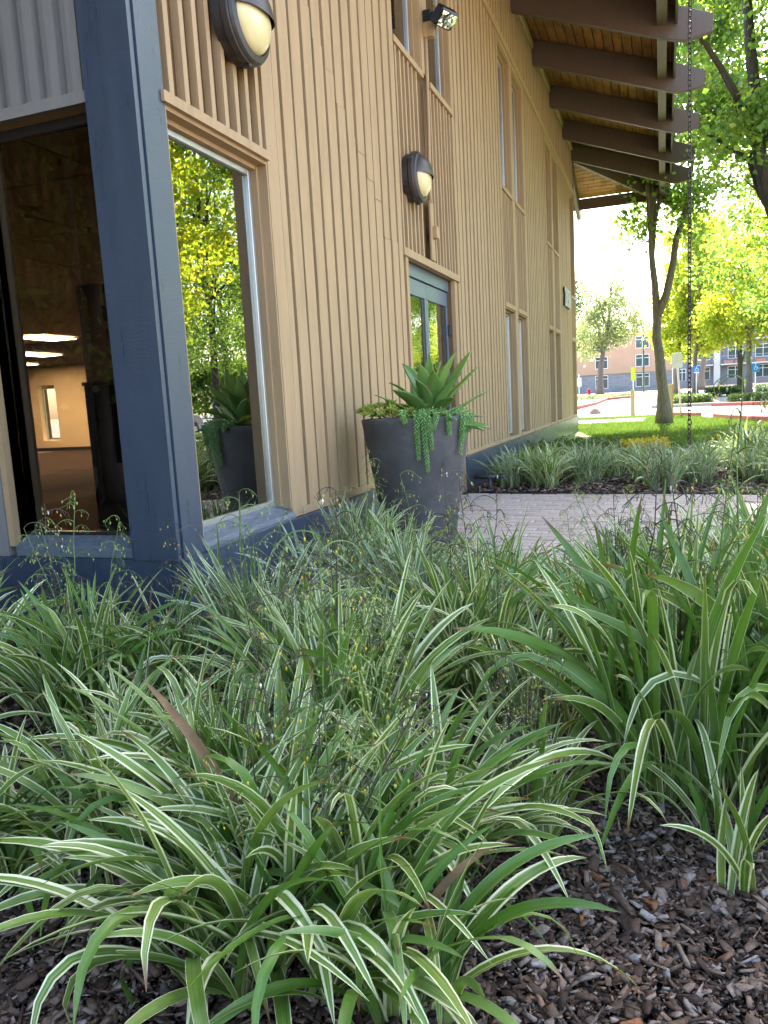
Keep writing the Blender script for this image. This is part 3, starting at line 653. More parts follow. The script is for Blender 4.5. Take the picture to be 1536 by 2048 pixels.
for i in range(6):
    for j in range(4): 
        y0 = -.095+.19*i/6; z0 = -.06+.12*j/4; dxx = rng.uniform(-.012, .004, 4)
        lens.add([(dxx[0], y0, z0), (dxx[1], y0+.19/6, z0), (dxx[2], y0+.19/6, z0+.03), (dxx[3], y0, z0+.03)], [(0, 1, 2, 3)])
lo = lens.build('reflector', mat_plain('faceted_reflector', (.8, .8, .8), .12, .5, 1, .05), Fl, fix=False); lo.parent = hb; lo.location = (.048+.012, 0, 0)
Cn = thing('electrical_conduit', 'tan painted conduit with two junction boxes running down above the doors', 'conduit', (0, 7.15, 2.25))
MB().tube([(.018, .02, 1.93), (.018, .0, 1.2), (.018, -.06, .62), (.018, -.055, .5)], .016, 8).build('pipe', M_TAN, Cn, smooth=True)
MB().box(.002, .022, -.075, .035, .0, .52).build('cover_strip', M_TAN, Cn, bevel=.003)
MB().box(.003, .10, -.0, .075, 1.93, 2.06).build('junction_box', M_TAN, Cn, bevel=.004); MB().box(.003, .062, -.03, .055, .20, .305).build('junction_box', M_TAN, Cn, bevel=.004)
MB().tube([(.085, .06, 1.98), (.13, .06, 2.05), (.14, .05, 2.13), (.10, .03, 2.2)], .011, 8).build('flexible_cable', M_TAN, Cn, smooth=True)
Nm = thing('house_number', 'pale metal house number 2050 on the far end of the wall', 'house number', (.0, 17.30, 2.80))
for k, ch in enumerate('2050'):
    cu = bpy.data.curves.new('digit', 'FONT'); cu.body = ch; cu.size = .56; cu.extrude = .02; cu.bevel_depth = .004
    tmp = bpy.data.objects.new('digit_curve', cu); COL.objects.link(tmp); dg = bpy.context.evaluated_depsgraph_get()
    me = bpy.data.meshes.new_from_object(tmp.evaluated_get(dg)); bpy.data.objects.remove(tmp); me.materials.clear(); me.materials.append(M_NUM)
    o = bpy.data.objects.new('digit', me); o.rotation_euler = (R_(90), 0, R_(90)); o.location = (.052, k*.262, 0); o.scale = (.5, 1, .45); link(o, Nm)
    me2 = me.copy(); me2.materials.clear(); me2.materials.append(M_DARK); o2 = bpy.data.objects.new('digit_shadow', me2); o2.location = (0, 0, -.062); o2.scale = (1, 1, 1.6); link(o2, o)  # dark copy behind each digit stands in for the shadow at its side
Ch = thing('rain_chain', 'dark steel rain chain hanging from the eave into the far bed', 'chain', (2.295, 9.86, 0))
link_me = MB()
Rm_, rm_ = .0205, .0062; P_ = []
for k in range(14):
    a = 2*math.pi*k/14; P_.append(Vector((Rm_*math.cos(a)*1.0, 0, Rm_*math.sin(a)+(.013 if math.sin(a) > 0 else -.013))))
V = []; F = []
for i, p in enumerate(P_):
    t = (P_[(i+1) % 14]-P_[i-1]).normalized(); n1 = Vector((0, 1, 0)); n2 = t.cross(n1)
    for k in range(6): V.append(p+(n1*math.cos(k*math.pi/3)+n2*math.sin(k*math.pi/3))*rm_)
F = [(i*6+k, i*6+(k+1) % 6, ((i+1) % 14)*6+(k+1) % 6, ((i+1) % 14)*6+k) for i in range(14) for k in range(6)]
lm = MB().add(V, F).mesh('chain_link', True); lm.materials.append(M_IRON)
nl = 101
for i in range(nl):
    o = bpy.data.objects.new('chain_link', lm); o.location = (rng.normal(0, .0012), rng.normal(0, .0012),   .06+i*.0545); o.rotation_euler = (0, 0, R_(45)+(math.pi/2 if i % 2 else 0)+rng.normal(0, .12)); link(o, Ch)
Tp = thing('water_pipe', 'black standpipe with a tap beside the blue plinth', 'pipe', (.31, 7.87, 0))
MB().tube([(0, 0, -.05), (0, 0, .15)], .02, 10).build('riser', M_PIPE, Tp, smooth=True); MB().tube([(-.17, .03, .155), (.06, 0, .155)], .022, 10).build('cross_pipe', M_PIPE, Tp, smooth=True)
MB().tube([(.06, 0, .155), (.15, -.01, .155)], .013, 8).build('spout', M_PIPE, Tp, smooth=True); MB().tube([(-.02, 0, .02), (.0, 0, -.01)], .035, 10).build('foot', M_PIPE, Tp, smooth=True)
MB().tube([(.075, 0, .155), (.088, 0, .155)], .017, 8).build('collar', M_WHITE, Tp, smooth=True); MB().box(.105, .14, -.005, .005, .17, .19).box(.12, .125, -.004, .004, .15, .172).build('tap_handle', M_PIPE, Tp)

Ch2 = thing('rain_chain', 'second rain chain mirrored dimly in the south window', 'chain', (-3.0, -.02, 0))
for i in range(70):
    o = bpy.data.objects.new('chain_link', lm); o.location = (0, 0, .2+i*.0545); o.rotation_euler = (0, 0, R_(20)+(math.pi/2 if i % 2 else 0)); link(o, Ch2)
# interior things
CL = []
for k, (x, y) in enumerate(((-9.55, 12.5), (-12.65, 15.5), (-7.9, 15.8), (-15.4, 17.6), (-11.2, 17.4), (-6.6, 5.3), (-9.8, 5.3))):  # extra panels added to brighten the room, the last two out of view
    t = thing('ceiling_light', ['lit square ceiling light panel, highest seen through the corner window', 'lit ceiling light panel next below the highest one', 'lit ceiling light panel nearer the dark wall indoors', 'lit ceiling light panel close to the bright end wall', 'lit ceiling light panel over the middle of the room', 'added ceiling light panel out of view, brightening the near office ceiling', 'second added ceiling light panel out of view, further left indoors'][k], 'ceiling light', (x, y, 2.605), group='ceiling light panels inside the room')
    tm = NT('lit_panel'); tm.b.inputs['Emission Color'].default_value = (1, .74, .44, 1); tm.b.inputs['Emission Strength'].default_value = 13.0; tm.set((.8, .7, .5), .6)
    MB().box(-.3, .3, -.6, .6, -.012, -.004).build('diffuser', tm.m, t); MB().box(-.32, .32, -.62, -.601, -.014, .0).box(-.32, .32, .601, .62, -.014, 0).box(-.32, -.301, -.6, .6, -.014, 0).box(.301, .32, -.6, .6, -.014, 0).build('frame', M_WHITE, t)
Sm = thing('smoke_detector', 'cream round smoke detector on the dim office ceiling', 'smoke detector', (-2.59, 4.95, 2.61))
MB().lathe([(0, 0), (.085, 0), (.085, -.03), (.06, -.045), (0, -.045)], 24).build('body', mat_plain('cream_plastic', (.75, .62, .45), .5), Sm); MB().lathe([(.03, -.045), (.028, -.075), (0, -.08)], 16).build('sensor', M_ALU, Sm)
Sp = thing('ceiling_sprinkler', 'small dark sprinkler head on the office ceiling near the post', 'sprinkler', (-2.65, 5.69, 2.61))
MB().lathe([(0, 0), (.04, 0), (.04, -.008), (.012, -.015), (.012, -.03), (.022, -.034), (0, -.036)], 16).build('head', M_DARK, Sp)
Ex = thing('exit_sign', 'green lit exit sign hanging inside the dim office', 'exit sign', (-5.90, 7.93, 2.10))
MB().box(-.02, .02, -.15, .05, -.02, .18).build('case', M_DARK, Ex)
te = NT('green_glow'); te.b.inputs['Emission Color'].default_value = (.03, 1, .25, 1); te.b.inputs['Emission Strength'].default_value = .8; te.set((.0, .3, .1))
for k, ch in enumerate('EXIT'):
    m = MB(); w0 = -.145+k*.047
    for (a, b, c, d) in {'E': [(0,.25,0,1),(.25,1,0,.18),(.25,.8,.41,.59),(.25,1,.82,1)], 'X': [(0,.3,0,.4),(.7,1,0,.4),(.3,.7,.4,.6),(0,.3,.6,1),(.7,1,.6,1)], 'I': [(.36,.64,0,1)], 'T': [(.36,.64,0,.82),(0,1,.82,1)]}[ch]:
        m.box(.021, .026, w0+a*.036, w0+b*.036, .02+c*.11, .02+d*.11)
    m.build('letter', te.m, Ex)
tr_ = NT('red_glow'); tr_.b.inputs['Emission Color'].default_value = (1, .05, .1, 1); tr_.b.inputs['Emission Strength'].default_value = .8; tr_.set((.3, .0, .0))
MB().box(.02, .03, -.02, .0, -.06, -.03).build('red_lamp', tr_.m, Ex)

# ================================================================== PLANTER
PX, PY = .478, 4.86
Pt = thing('planter_pot', 'tall charcoal tapered planter pot by the entrance', 'plant pot', (PX, PY, 0))
prof = [(0, 0), (.185, 0), (.215, .015), (.228, .05), (.262, .27), (.315, .60), (.352, .85), (.356, .878), (.350, .884), (.325, .884), (.318, .87), (.310, .80), (0, .80)]
MB().lathe(prof, 56).build('body', M_POT, Pt, smooth=False).data.polygons.foreach_set('use_smooth', [True]*(56*12))
MB().lathe([(.309, .79), (.309, .835), (.2, .845), (0, .85)], 32).build('soil', M_SOIL, Pt, smooth=True)
def strap(L, wmax, th0, bend, prof, fold, nseg=10, ncross=5, thick=0, twist=0, kink=None):
    """leaf blade: verts, quads, uv. grows from origin along +z, leaning to +x"""
    V = []; UV = []; p = np.zeros(3); th = th0
    us = np.linspace(0, 1, ncross)
    for i in range(nseg+1):
        s = i/nseg; th = th0+bend*s**1.4
        if kink and s > kink[0]: th += kink[1]*min(1, (s-kink[0])*4.5)
        t = np.array([math.sin(th), 0, math.cos(th)]); nrm = np.array([-math.cos(th), 0, math.sin(th)]); b = np.array([0, 1., 0])
        a = twist*s; b, nrm = b*math.cos(a)+nrm*math.sin(a), nrm*math.cos(a)-b*math.sin(a)
        w_ = wmax*np.interp(s, *prof)
        for u in us:
            q = (u-.5)*2; V.append(p+b*q*w_/2+nrm*abs(q)*w_/2*fold*(1-.6*s)); UV.append((u, s))
        p = p+t*L/nseg
    F = [(i*ncross+k, i*ncross+k+1, (i+1)*ncross+k+1, (i+1)*ncross+k) for i in range(nseg) for k in range(ncross-1)]
    return np.array(V), np.array(F), np.array(UV)
Ag = thing('agave_plant', 'broad leaved green agave rosette in the charcoal pot', 'agave', (PX+.10, PY+.02, .84))
ap = ([0, .15, .5, .8, .95, 1], [.55, .6, 1, .6, .18, .02])
leaves = []
for az, th, bd, L in ((20, 1.0, .25, .50), (8, .70, .25, .50), (35, .45, .3, .52), (60, .35, .35, .46), (-30, .62, .3, .46), (-60, .30, .5, .44), (100, .12, -.25, .46), (-100, .25, .3, .42), (150, .35, .6, .46), (185, .62, .5, .42), (210, .95, .35, .40), (240, .70, .45, .38), (170, 1.05, .3, .38),
                      (-10, 1.25, .5, .44), (40, 1.2, .4, .44), (-45, 1.1, .6, .40), (-75, 1.15, .5, .34), (-20, .35, .2, .46), (75, .8, .5, .42), (125, .7, .5, .42), (270, .5, .6, .36), (300, .85, .6, .38), (5, .2, .3, .40), (200, .2, .25, .40), (-55, .75, .9, .40), (25, 1.45, .5, .38)):
    leaves.append((R_(az+rng.uniform(-9, 9)), th+rng.uniform(-.07, .07), bd+rng.uniform(-.12, .15), L*rng.uniform(.92, 1.08)))
for k, (az, th, bd, L) in enumerate(leaves):
    V, F, UV = strap(L, .118*rng.uniform(.8, 1.15), th, bd, ap, rng.uniform(.2, .55), 10, 7, 0, rng.uniform(-.5, .5)); V = V+np.outer(np.sin(UV[:, 1]*rng.uniform(5, 9)+rng.uniform(0, 6)), [0, .006, .004])*UV[:, 1:2]
    m = np_mesh('agave_leaf', V, F, M_AGAVE, UV, True); o = bpy.data.objects.new('agave_leaf', m); o.rotation_euler = (0, 0, az); o.location = (0, 0, .02-.06*(th)); link(o, Ag)
    sf = o.modifiers.new('thick', 'SOLIDIFY'); sf.thickness = .006
fs = MB()
for k in range(4):
    a = rng.uniform(0, 6.28); b = Vector((math.cos(a)*.05, math.sin(a)*.05, .02)); pts_ = [b, b+Vector((math.cos(a)*.02, math.sin(a)*.02, .12)), b+Vector((math.cos(a)*.06, math.sin(a)*.06, .22))]
    fs.tube(pts_, .003, 4)
    for q in range(5):
        d = Vector((rng.uniform(-.05, .05), rng.uniform(-.05, .05), rng.uniform(-.03, .05))); fs.tube([pts_[2]-Vector((0, 0, .01*q)), pts_[2]+d], .0022, 3)
fs.build('dried_flower_stalk', M_DRY, Ag)
def leaflet(L, w_, th):  # little fat leaf
    return np.array([(0, 0, 0), (L*.5*math.cos(th), w_/2, L*.5*math.sin(th)+.002), (L*math.cos(th), 0, L*math.sin(th)), (L*.5*math.cos(th), -w_/2, L*.5*math.sin(th)+.002), (L*.5*math.cos(th), 0, L*.5*math.sin(th)-w_*.35)]), [(0, 1, 4), (1, 2, 4), (2, 3, 4), (3, 0, 4), (0, 3, 2), (0, 2, 1)]
Sc = thing('stonecrop_plant', 'yellow green stonecrop rosettes filling the left of the pot', 'succulent', (PX-.12, PY-.05, .85))
for k in range(64):
    m = MB(); r = rng.uniform(.045, .072)
    for q in range(16):
        a = q*2.39996; th = 1.35-1.25*(q/16)**.8; V, F = leaflet(r*(.45+.6*q/16), r*.42, th); c, s = math.cos(a), math.sin(a)
        m.add([(x*c-y*s, x*s+y*c, z) for x, y, z in V], F)
    o = m.build('rosette', M_STONE, Sc, fix=False); a = rng.uniform(0, 6.28); rr = .24*math.sqrt(rng.rand())
    p = Vector((math.cos(a)*rr*.95-.02, math.sin(a)*rr, rng.uniform(.05, .13)-rr*.10)); o.location = p; o.rotation_euler = (rng.normal(0, .3), rng.normal(0, .3), rng.uniform(0, 6))
Dt = thing('donkey_tail_plant', 'blue green trailing succulent strands hanging over the pot rim', 'succulent', (PX, PY, .87))
strands = [(-86, .05, .05), (-72, .27, .0), (-66, .36, .02), (-61, .22, .03), (-52, .10, .06), (-40, .14, .05), (-20, .26, .0), (-12, .17, .02), (0, .13, .03)]
for (ang, ln, lift) in strands:
    m = MB(); a = R_(ang); d = Vector((math.cos(a), math.sin(a), 0)); path = []
    side = Vector((-d.y, d.x, 0)); sw = rng.uniform(-.05, .05)
    for i in range(40):
        s = i/39
        if s < .25: q = d*(.24+.125*s/.25)+Vector((0, 0, .02+lift*.3+.02*math.sin(s/.25*math.pi)))
        else: q = d*(.372-.10*((s-.25)/.75)*ln)+Vector((0, 0, .02+lift*.3-ln*((s-.25)/.75)))+side*sw*(s-.25)
        path.append(q)
    acc = 0; npl = int(40+ln*300)
    for i in range(npl):
        f = i/npl*38; j = int(f); p = path[j].lerp(path[j+1], f-j); t = (path[j+1]-path[j]).normalized()
        ref = Vector((0, 0, 1)) if abs(t.z) < .9 else d; n1 = t.cross(ref).normalized(); n2 = t.cross(n1)
        aa = i*2.39996; o_ = n1*math.cos(aa)+n2*math.sin(aa); L = .024*(1.05-.35*(i/npl)**3); tip = p+o_*L+t*L*.55; b = t.cross(o_)*L*.24
        mid = p+o_*L*.55+t*L*.25
        m.add([p, mid+b, tip, mid-b, mid-t*L*.2, mid+t*L*.28], [(0, 1, 5), (1, 2, 5), (2, 3, 5), (3, 0, 5), (0, 4, 1), (1, 4, 2), (2, 4, 3), (3, 4, 0)])
    m.build('trailing_strand', M_TAIL, Dt, fix=False)

# ================================================================== FLAX LILIES
FP = ([0, .08, .3, .55, .8, .93, 1], [.75, .70, .92, 1, .78, .40, .03])
POOL = {}
def pool_leaf(kind, var, mat, nseg, nc):
    key = (kind, var, mat.name, nseg)
    if key in POOL: return POOL[key]
    rs = np.random.RandomState(1000*kind+var)
    th0, bd = [(.05, .30), (.16, .65), (.28, 1.05), (.45, 1.45), (.62, 1.75)][kind]
    kink = (rs.uniform(.45, .75), rs.uniform(.7, 1.6)) if rs.rand() < (.06 if kind < 2 else .15) else None
    V, F, UV = strap(1.0, rs.uniform(.036, .050), th0+rs.normal(0, .05), bd*rs.uniform(.65, 1.25), FP, rs.uniform(.35, .8), nseg, nc, 0, rs.normal(0, .8), kink)
    # gentle sideways wander
    V[:, 1] += rs.normal(0, .07)*UV[:, 1]**2
    POOL[key] = (V, F, UV, None); return POOL[key]
POOLME = {}
def pool_mesh(kind, var, mat):
    key = (kind, var, mat.name)
    if key not in POOLME:
        V, F, UV, _ = pool_leaf(kind, var, mat, 14, 5); POOLME[key] = np_mesh('flax_leaf', V, F, mat, UV, True)
    return POOLME[key]
# leaf fans: outer leaves lean out, inner ones stand
def clump_layout(n, rad, hgt, upright, rs, narrow=1.0):
    """leaf transforms: (kind, var, x, y, z, az, scale, tilt)"""
    out = []; per = 7; ns = max(2, n//per)
    for i in range(ns):
        rr = rad*math.sqrt((i+.5)/ns); a = i*2.39996+rs.normal(0, .3); x, y = rr*math.cos(a), rr*math.sin(a)
        fan = a+rs.choice([0, math.pi/2])+rs.normal(0, .5); out_t = rr/rad
        for k in range(per):
            q = k/(per-1)                            # 0 inner .. 1 outer
            kk = q*2.6+out_t*1.9-upright+rs.normal(0, .45); kind = int(np.clip(round(kk), 0, 4))
            az = fan+(math.pi if k % 2 else 0)+rs.normal(0, .45)
            if rs.rand() < .45*out_t: az = a+rs.normal(0, .7)
            out.append((kind, rs.randint(8), x+rs.normal(0, .012), y+rs.normal(0, .012), rs.uniform(-.02, .05)*(1-q), az, hgt*rs.uniform(.72, 1.12)*(1.0 if q > .12 else .8), rs.normal(0, .08), narrow*rs.uniform(.8, 1.2)))
    return out
STK = []
def make_stalk(seed, green):
    """branched flower panicle: stem mesh, flower mesh, white mesh (unit ~0.8 m tall)"""
    rs = np.random.RandomState(seed); H = rs.uniform(.62, .86); lean = rs.uniform(.05, .3); m = MB(); y_ = MB(); w_ = MB(); bd = MB()
    path = [Vector((lean*(s**1.7)*H, rs.normal(0, .004), H*s)) for s in np.linspace(0, 1, 10)]
    m.tube(path, [.0030*(1-.6*i/9) for i in range(10)], 4)
    for b in range(13):
        s = .50+.5*b/12; p = path[0].lerp(path[-1], 0); i = min(8, int(s*9)); p = path[i].lerp(path[i+1], s*9-i)
        a = b*2.39996+rs.normal(0, .5); L = rs.uniform(.07, .20)*(1.25-s*.6); d = Vector((math.cos(a), math.sin(a), .75))
        q = [p]; v = d.normalized()
        for k in range(6): v = (v+Vector((0, 0, -.34))).normalized() if k else v; q.append(q[-1]+v*L/6)
        m.tube(q, [.0017, .0016, .0014, .0013, .0012, .0011, .001], 3, False)
        for k in range(2, 7):
            for z in range(2):
                if rs.rand() < .42: continue
                e = q[k]+Vector((rs.normal(0, .012), rs.normal(0, .012), -rs.uniform(.008, .028))); m.tube([q[k], e], .0009, 3, False)
                r = rs.rand(); sz = rs.uniform(.0030, .0046)
                tgt = y_ if r < .11 else (w_ if r < .122 else (bd if r < (.62 if green else .34) else None))
                if tgt is None: continue
                if tgt is w_: sz *= 1.3
                tgt.add([e+Vector((0, 0, sz)), e+Vector((sz*.8, 0, 0)), e+Vector((0, sz*.8, 0)), e+Vector((-sz*.8, 0, 0)), e+Vector((0, -sz*.8, 0)), e+Vector((0, 0, -sz*2.0))], [(0,1,2),(0,2,3),(0,3,4),(0,4,1),(5,2,1),(5,3,2),(5,4,3),(5,1,4)])
    ms = []
    for nm, mb, mt in (('flower_stalk', m, M_STEMG if green else M_STEM), ('flower', y_, M_YFL), ('white_flower', w_, M_WFL), ('bud', bd, M_BUD)):
        me = mb.mesh(nm); me.materials.append(mt); ms.append((nm, me))
    return ms
for k in range(10): STK.append(make_stalk(50+k, k % 3 == 0))
def add_stalk(parent, x, y, az, scale, idx, tilt=0.0):
    ms = STK[idx % len(STK)]; o = bpy.data.objects.new(ms[0][0], ms[0][1]); o.location = (x, y, 0); o.rotation_euler = (0, tilt, az); o.scale = (scale,)*3; link(o, parent)
    for nm, me in ms[1:]:
        if len(me.vertices): link(bpy.data.objects.new(nm, me), o)['kind'] = 'stuff'
FG = 'striped flax lily clumps in the planting bed'
def clump(x, y, n, rad, hgt, upright, seed, label, single=True, mat=None, stalks=0, narrow=1.0, dry=.007):
    rs = np.random.RandomState(seed); C_ = thing('flax_lily', label, 'flax lily', (x, y, 0), 0, FG); mat = mat or M_FLAX
    lay = clump_layout(n, rad, hgt, upright, rs, narrow)
    if single:
        for (kind, var, lx, ly, lz, az, s, tilt, nw) in lay[:299]:
            m_ = M_DRY if rs.rand() < dry else (M_FLAXG if (rs.rand() < .25 and mat is M_FLAX) else M_FLAX if (rs.rand() < .35 and mat is M_FLAXG) else mat)
            o = bpy.data.objects.new('leaf', pool_mesh(kind, var, m_)); o.location = (lx, ly, lz); o.rotation_euler = (0, tilt, az); o.scale = (s, s*nw if False else nw*.54, s); link(o, C_)
    else:
        o = bpy.data.objects.new('foliage', joined(lay, mat, 9, 3)); link(o, C_); o['kind'] = 'stuff'
    for k in range(stalks):
        a = rs.uniform(0, 6.28); r = rad*.6*rs.rand(); add_stalk(C_, r*math.cos(a), r*math.sin(a), rs.uniform(0, 6.28), hgt/.62*rs.uniform(.8, 1.15), rs.randint(10), rs.normal(0, .12))
    return C_
def joined(lay, mat, nseg, nc):
    VS = []; FS = []; US = []; n0 = 0
    for (kind, var, lx, ly, lz, az, s, tilt, nw) in lay:
        V, F, UV, _ = pool_leaf(kind, var, mat, nseg, nc); V = V*np.array([s, nw*.62, s]); ct, st = math.cos(tilt), math.sin(tilt); c, q = math.cos(az), math.sin(az)
        X = V[:, 0]*ct+V[:, 2]*st; Z = -V[:, 0]*st+V[:, 2]*ct; W_ = np.stack([X*c-V[:, 1]*q+lx, X*q+V[:, 1]*c+ly, Z+lz], 1)
        VS.append(W_); FS.append(F+n0); US.append(UV); n0 += len(V)
    return np_mesh('flax_foliage', np.concatenate(VS), np.concatenate(FS), mat, np.concatenate(US), True)
# nearest clumps, every leaf its own object
clump(1.34, 1.17, 299, .19, .50, .15, 11, 'large striped flax lily sprawling across the bottom foreground', stalks=7)
clump(.98, 1.50, 120, .12, .42, .35, 12, 'striped flax lily just behind the large foreground clump, left side', stalks=1, narrow=.9)
clump(1.24, 1.70, 190, .13, .54, 1.3, 13, 'upright striped flax lily in the middle of the near bed', stalks=6, narrow=.9)
clump(.16, 1.98, 170, .14, .50, .5, 14, 'striped flax lily below the corner window at the left edge', stalks=6, narrow=.85)
clump(.66, 2.30, 190, .12, .52, 1.2, 15, 'greyish striped flax lily growing against the blue corner', stalks=4, mat=M_FLAXF, narrow=.65)
clump(1.42, 2.34, 210, .14, .52, .9, 16, 'striped flax lily midway between the corner and the walkway', stalks=5, narrow=.8)
clump(2.05, 1.96, 200, .19, .70, 1.25, 17, 'tall upright green flax lily at the right edge of the bed', mat=M_FLAXG, stalks=5, narrow=.85)
clump(2.36, 2.12, 180, .19, .72, 1.1, 18, 'tall flax lily cut by the right frame edge', stalks=3, narrow=.9)
clump(.62, 1.16, 90, .10, .42, .0, 19, 'small striped flax lily in the bottom left corner', stalks=0)
clump(1.60, 1.06, 45, .06, .40, .1, 20, 'little green flax lily at the bottom edge of the photo', mat=M_FLAXG, stalks=0)
clump(1.70, 1.60, 48, .07, .36, .3, 21, 'sparse small flax lily between the foreground clump and the right clump', stalks=9, narrow=.8)
clump(.60, 1.66, 70, .09, .36, .3, 22, 'low striped flax lily left of the upright middle clump', stalks=1, narrow=.8)
clump(2.12, 1.60, 24, .10, .30, .9, 23, 'few young flax shoots in bare mulch at the lower right', stalks=0, narrow=.8)
clump(1.12, 1.36, 170, .13, .47, .35, 24, 'striped flax lily tangled into the left of the large foreground clump', stalks=1, narrow=.9)
clump(1.52, 1.40, 130, .11, .44, .4, 25, 'striped flax lily tangled into the right of the large foreground clump', stalks=3, narrow=.85)
clump(.82, 1.28, 120, .11, .44, .1, 26, 'striped flax lily arching toward the lower left corner', stalks=0, narrow=.9)
clump(1.02, 1.98, 160, .12, .50, 1.2, 27, 'striped flax lily between the middle clump and the greyish clump', stalks=3, narrow=.75)
clump(.40, 2.14, 110, .10, .44, .6, 28, 'striped flax lily just left of the blue corner post', stalks=2, narrow=.75)
# middle distance
mid = [(-.32, 1.86, 110, .50, 'striped flax lily furthest left under the window', M_FLAX, 4), (.36, 3.98, 190, .44, 'bushy flax lily in front of the charcoal pot', M_FLAXF, 6), (.72, 3.62, 150, .42, 'flax lily just right of the pot foot', M_FLAX, 2),
       (1.02, 2.98, 170, .44, 'flax lily between the greyish clump and the pot', M_FLAXF, 3), (.62, 3.05, 150, .44, 'flax lily along the blue plinth', M_FLAXF, 3), (1.30, 3.30, 130, .42, 'flax lily at the edge of the brick walkway', M_FLAX, 2),
       (1.84, 3.42, 180, .40, 'dense flax lily mound standing out against the bricks', M_FLAXF, 6), (1.86, 2.66, 150, .46, 'flax lily right of centre behind the yellow flowers', M_FLAX, 5), (2.36, 2.80, 150, .58, 'tall striped flax lily near the right frame edge', M_FLAX, 5),
       (2.22, 3.55, 140, .44, 'flax lily at the right end of the walkway edge', M_FLAX, 4), (2.72, 3.40, 120, .5, 'flax lily beyond the right frame edge', M_FLAX, 2), (-.75, 2.15, 90, .5, 'flax lily left of the window frame', M_FLAX, 2), (2.9, 2.3, 90, .6, 'flax lily off to the right of the bed', M_FLAXG, 2), (2.66, 1.3, 70, .45, 'flax lily beside the photographer', M_FLAX, 0),
       (1.62, 3.02, 100, .36, 'small flax lily in front of the dense mound', M_FLAX, 2), (1.00, 2.62, 90, .34, 'small flax lily behind the middle clump', M_FLAXF, 2), (1.66, 2.12, 80, .34, 'small flax lily left of the tall green clump', M_FLAX, 3)]
for i, (x, y, n, h, lb, mt, st) in enumerate(mid):
    clump(x, y, n, .14, h*1.08, .85, 40+i, lb, single=False, mat=mt, stalks=st, narrow=.62 if mt is M_FLAXF else .75)
# far bed
rs = np.random.RandomState(77); FAR = []
for i in range(5):
    FAR.append(joined(clump_layout(105, .16, .52, .75, np.random.RandomState(200+i), .85), M_FLAXF if i % 2 == 0 else M_FLAX, 6, 3))
FARG = 'flax lilies in the bed beyond the brick walkway'; k = 0
for j in range(6):
    yy = 8.22+j*.50
    for i in range(9):
        xx = .42+i*.56+(.28 if j % 2 else 0)+rs.normal(0, .08); y2 = yy-xx*.114+rs.normal(0, .09)
        if y2 > 11.1 or xx > 4.9: continue
        if j == 0 and abs(xx-1.55) < .2: continue
        if j == 0 and abs(xx-2.5) < .15: continue
        o = thing('flax_lily', '%s flax lily from the tan wall in the %s row beyond the brick walkway' % (('first', 'second', 'third', 'fourth', 'fifth', 'sixth', 'seventh', 'eighth', 'ninth')[i], ('front', 'second', 'third', 'fourth', 'fifth', 'last')[j]), 'flax lily', (xx, y2, 0), rs.uniform(0, 6.28), FARG); s = rs.uniform(.78, 1.05)*(1.0-.075*j)*(1.25+.06*j if xx > 2.95 else 1); o.scale = (s, s, s)
        f = bpy.data.objects.new('foliage', FAR[k % 5]); link(f, o); f['kind'] = 'stuff'; k += 1
        if rs.rand() < .25: add_stalk(o, 0, 0, rs.uniform(0, 6.28), .85, rs.randint(10))

